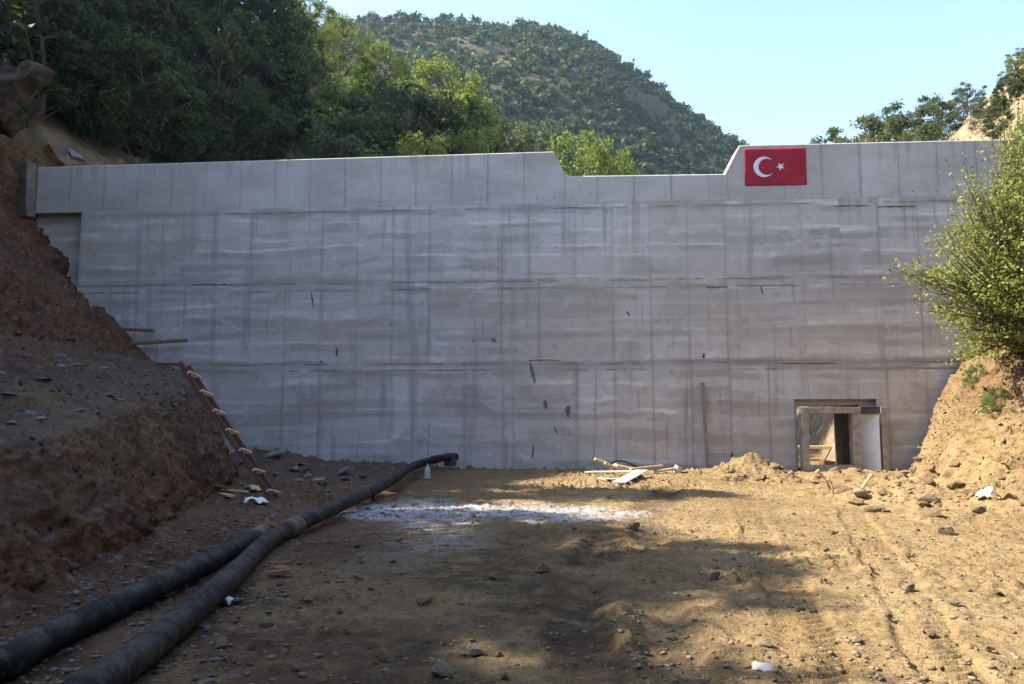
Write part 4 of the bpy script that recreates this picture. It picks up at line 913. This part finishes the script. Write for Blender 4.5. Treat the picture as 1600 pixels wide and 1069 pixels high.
# trees on the left bank beside the camera: their shadows fall across the floor
for (x, y, reach, kind) in [(-17.0, 5.2, 1.0, 'dark'), (-16.0, 7.6, -.2, 'mid'), (-17.0, 9.2, 1.5, 'dark'), (-16.5, 10.6, 2.0, 'dark'), (-18.0, 12.4, -2.6, 'mid'), (-18.0, 13.6, .3, 'dark'), (-18.5, 15.6, -3.4, 'pine'),
                            (-19.0, 17.3, -1.6, 'mid'), (-18.5, 19.4, 3.6, 'pine'), (-19.5, 21.0, -5, 'dark'), (-17.5, 3.0, .6, 'mid'), (-16.5, .5, 1.2, 'dark'), (-17, -3, 1, 'dark'), (-21, 24.0, -5, 'dark'), (-21.5, 27.5, -5, 'mid'), (-20.7, 26.5, -5.2, 'bush'), (-24.5, 26.0, -5.5, 'dark'), (-20.5, 9.0, -.5, 'dark'), (-21, 14.5, -2, 'dark'), (-20.5, 4.0, 0, 'dark'), (-14, -1.5, 1.2, 'dark'), (-12.5, 3.2, -.2, 'dark'), (-13, -6, 1.5, 'dark'), (-11.5, -10, 2, 'mid'), *[(-9.5 - (k % 3) * 2.2, -4 - k * 2.4, 3.5, 'dark') for k in range(9)], (-24, 11.0, -3, 'dark'), (-24, 7.0, -3, 'dark')]:  # outer and rear trees added to block sky, the shrub to shade wing_return
    z0 = drop(x, y); h = max(2.0, (reach - x) * math.tan(SUN_EL) - z0)
    tree(kind, x, y, z0 - .15, h, ('low ' if h < 4 else 'tall ' if h > 6.5 else 'middling ') + {'dark': 'dark broadleaf tree', 'mid': 'dull green broadleaf tree', 'pine': 'dark pine', 'bush': 'round shrub added for shade'}[kind] + ' high on the left bank', 'trees on the left bank', 1.15)
for k, (x, y, h, kind) in enumerate([(11.5, 9.5, 7, 'mid'), (13.5, 12.5, 8, 'dark'), (12, 6, 8, 'dark'), (11, 2.5, 7.5, 'mid'), (14.5, 4, 9, 'dark'), (12, -2, 9, 'dark'), (10.5, -6, 8, 'mid'), (13.5, -8, 9, 'dark'), (10, -11, 9, 'dark'), (4, -16, 9, 'dark'), (-3, -18, 9, 'mid'), (8, -18, 9, 'dark'), (0, -24, 10, 'dark'), (16, 14.5, 8, 'mid')]):  # out of view, added to cut sky light on the floor
    tree(kind, x, y, drop(x, y) - .15, h, 'unseen broadleaf tree added on the right to block sky' if y > 0 else 'unseen broadleaf tree added behind the camera to block sky', 'trees added to block sky light', 1.25)
# right skyline
GR = 'trees on the right hillside behind the wall'
for a in [('oak', 1352, 196, 48), ('oak', 1385, 176, 50), ('oak', 1425, 160, 49), ('oak', 1462, 165, 47), ('oak', 1510, 133, 50), ('oak', 1485, 150, 55), ('oak', 1362, 196, 55)]:
    q = at(a[1], a[2], a[3]); z = float(hill_right(q[0], a[3])); tree(a[0], q[0], a[3], max(z, q[2] - 7.5) - .2 if z > 3 else z, q[2] - (max(z, q[2] - 7.5) - .2 if z > 3 else z), 'open-crowned oak on the right skyline beyond the wall', GR, 1.0)
for a in [('dark', 1578, 140, 34, 'dark leafy tree low on the right hillside'), ('mid', 1605, 100, 36, 'grey green tree high on the right hillside'), ('dark', 1560, 178, 33, 'small dark tree on bare soil of right hillside'), ('pine', 1555, 138, 38, 'dark green pine on the right hillside'), ('bush', 1440, 196, 42, 'green shrub among the skyline oaks'), ('bush', 1545, 185, 36, 'dark shrub under the hillside pine'), ('tall', 1592, 85, 34, 'tall bright green tree at top of right hillside'), ('oak', 1590, 80, 52, 'tall open tree on the upper right skyline')]:
    q = at(a[1], a[2], a[3]); z = float(hill_right(q[0], a[3])) - .2; tree(a[0], q[0], a[3], z, max(q[2] - z, 1.5), a[4] + ' behind the wall', GR, 1.0)
q = at(1600, 120, 21); tree('clear', q[0] + 1.6, 21, drop(q[0] + 1.6, 21) - .2, 6.0, 'leafy tree on the right bank behind the big bush', None, .7)

# big leafy bush overhanging the right bank
bb = Vector((9.35, 16.6, drop(9.35, 16.6) - .1)); bush = tag(empty('leafy_bush', bb), 'large sunlit yellow-green bush overhanging the right earth bank', 'bush')
r = np.random.default_rng(77); tg = []
def ell(n, c, rad, p=.5):
    d = r.normal(size=(n, 3)); d /= np.linalg.norm(d, axis=1)[:, None]; return np.array(c) + d * np.array(rad) * (r.random(n) ** p)[:, None]
tg = np.concatenate([ell(330, (9.4, 16.7, 4.7), (2.1, 1.6, 2.0), .45), ell(90, (8.5, 16.2, 3.9), (1.15, 1.0, 1.1)), ell(120, (9.7, 16.5, 6.2), (1.6, 1.2, 1.2)), ell(90, (10.8, 16.8, 4.2), (1.5, 1.5, 1.8)),
                     ell(11, (7.35, 16.0, 4.6), (.6, .4, .38)), ell(7, (6.6, 16.0, 4.7), (.5, .2, .2)), ell(8, (7.2, 16.0, 4.0), (.4, .3, .3)), ell(8, (7.5, 15.9, 5.3), (.3, .2, .35)), ell(9, (7.9, 16.0, 6.3), (.35, .25, .8)), ell(90, (9.4, 16.2, 5.2), (1.4, 1.0, 1.9)), ell(60, (8.85, 16.4, 6.0), (.95, .9, 1.1)), ell(30, (9.25, 16.8, 7.6), (.5, .6, 1.2)), ell(60, (8.6, 16.2, 4.6), (1.0, .8, 1.2)), ell(8, (7.6, 15.7, 2.85), (.3, .2, .16)), ell(10, (8.0, 15.9, 3.3), (.4, .3, .3))])
stems = [np.array([9.35 + .25 * math.cos(a), 16.6 + .25 * math.sin(a), bb.z + .1]) for a in np.linspace(0, 5.2, 6)]
m = MB(); cc = []
for i, t in enumerate(tg):
    if t[2] < drop(t[0], t[1]) + .15: continue
    s0 = stems[i % 6]; v = t - s0; mid1 = s0 + v * .35 + np.array([0, 0, .30 * np.linalg.norm(v) * .4]); mid2 = s0 + v * .72 + np.array([0, 0, .10]) + r.normal(size=3) * .06
    K = [s0, mid1, mid2, t]
    if i % 2 == 0 or i > 480: m.tube([Vector(k - np.array(bb)) for k in K], [.026, .016, .009, .003], 5, False)
    nl = 32
    u = r.random(nl) ** .7; a = mid2 + (t - mid2) * u[:, None]; tw = np.where((r.random(nl) < .3)[:, None], .22, .10)
    cc.append(a + r.normal(size=(nl, 3)) * tw * np.array([.75, .75, .6]))
m.build('branches', M_BARK, bush, True)
cc = np.concatenate(cc) - np.array(bb); V, F = leaves(cc, r.normal(size=(len(cc), 3)) * .2, .07, .62, .5); obj('foliage', mesh_np('foliage', V, F), M_LEAF_BUSH, bush)
for k, (px, py, y) in enumerate([(1537, 640, 16.2), (1508, 612, 17.4)]):
    q = at(px, py, y); x = q[0] + .25; tree('lbush', x, y, drop(x, y) - .05, .5, 'small green tuft growing on face of the right bank', 'tufts on the right bank')

# ---------------------------------------------------------------- scrub on the mountain
far = []
for s in (31, 32, 33):
    rr = np.random.default_rng(s); k = 15; cl = ell(k, (0, 0, .45), (.42, .42, .40), .4); p = np.repeat(cl, 11, 0) + rr.normal(size=(k * 11, 3)) * .085; p[:, 2] = np.abs(p[:, 2])
    V, F = leaves(p, (p - np.array([0, 0, .3])) * 1.5, .20, .75, .5); me = mesh_np('mountain_shrub', V, F); me.materials.append(M_LEAF_FAR); far.append((V, F, me))
cand = []
rs = np.random.default_rng(5); X = rs.uniform(-150, 150, 40000); Yy = 64 + 246 * rs.random(40000); Z = mountain(X, Yy); dn = fbm(X * .03, Yy * .03, 0, 3, 480)
ok = (np.abs(np.arctan2(X, Yy) + YAW) < R(34)); grid_ = {}
PXs = 800 + FPX * np.tan(np.arctan2(X, Yy) + YAW); el = (Z + 3 - CZ) / np.hypot(X, Yy)
for i in np.nonzero(ok & (PXs > 480) & (PXs < 1260) & (el > .245))[0]:
    if dn[i] > rs.uniform(-.02, .5): continue
    s = 1.5 + 4.0 * rs.random() ** 2.4; key = (int(X[i] // 2.9), int(Yy[i] // 2.9))
    if key in grid_: continue
    grid_[key] = 1; cand.append((X[i], Yy[i], Z[i] - .4, s * (1.15 if Yy[i] < 160 else 1)))
cand.sort(key=lambda c: -c[3] / c[1])
for i, (x, y, z, s) in enumerate(cand[:300]):
    o = obj('mountain_shrub', far[i % 3][2], None, loc=(x, y, z), rot=(0, 0, random.uniform(0, 6.28)), scale=(s * 1.1, s * 1.1, s)); tag(o, 'rounded green shrub on the slope of the far mountain', 'shrub', 'shrubs on the mountain')
Vs, Fs, b0 = [], [], 0
for i, (x, y, z, s) in enumerate(cand[300:3700]):
    V, F, _ = far[i % 3]; 
    if i % 1 == 0: V = V.reshape(-1, 4, 3)[::1].reshape(-1, 3)
    a = rs.uniform(0, 6.28); c_, s_ = math.cos(a), math.sin(a); Q = np.stack([(V[:, 0] * c_ - V[:, 1] * s_) * s * 1.1 + x, (V[:, 0] * s_ + V[:, 1] * c_) * s * 1.1 + y, V[:, 2] * s + z], 1)
    Vs.append(Q); Fs.append(F + b0); b0 += len(Q)
if Vs:
    o = obj('mountain_scrub', mesh_np('mountain_scrub', np.concatenate(Vs), np.concatenate(Fs)), M_LEAF_FAR); tag(o, 'dense green scrub covering the far mountain slope', 'scrub', None, 'stuff')
print('shrubs', len(cand), 'trees', len(pts), 'tris', sum(len(m_.polygons) for m_ in bpy.data.meshes) * 2)
# ---------------------------------------------------------------- the hazy air of the valley
hz = bpy.data.materials.new('haze_air'); hz.use_nodes = True; hz.node_tree.nodes.clear()
pv = hz.node_tree.nodes.new('ShaderNodeVolumePrincipled'); ho = hz.node_tree.nodes.new('ShaderNodeOutputMaterial')
pv.inputs['Color'].default_value = (.55, .76, 1.0, 1); pv.inputs['Density'].default_value = .00020; pv.inputs['Anisotropy'].default_value = .2
hz.node_tree.links.new(pv.outputs[0], ho.inputs['Volume'])
o = MB().box((0, 160, 97), (1060, 740, 200)).build('haze', hz); tag(o, 'thin bluish haze filling the valley air', 'haze', None, 'stuff')
# drop tree patterns that were never planted
for k, lst in VAR.items():
    for i, o in enumerate(lst):
        if (k, i) not in used:
            for ch in list(o.children): bpy.data.objects.remove(ch)
            bpy.data.objects.remove(o)
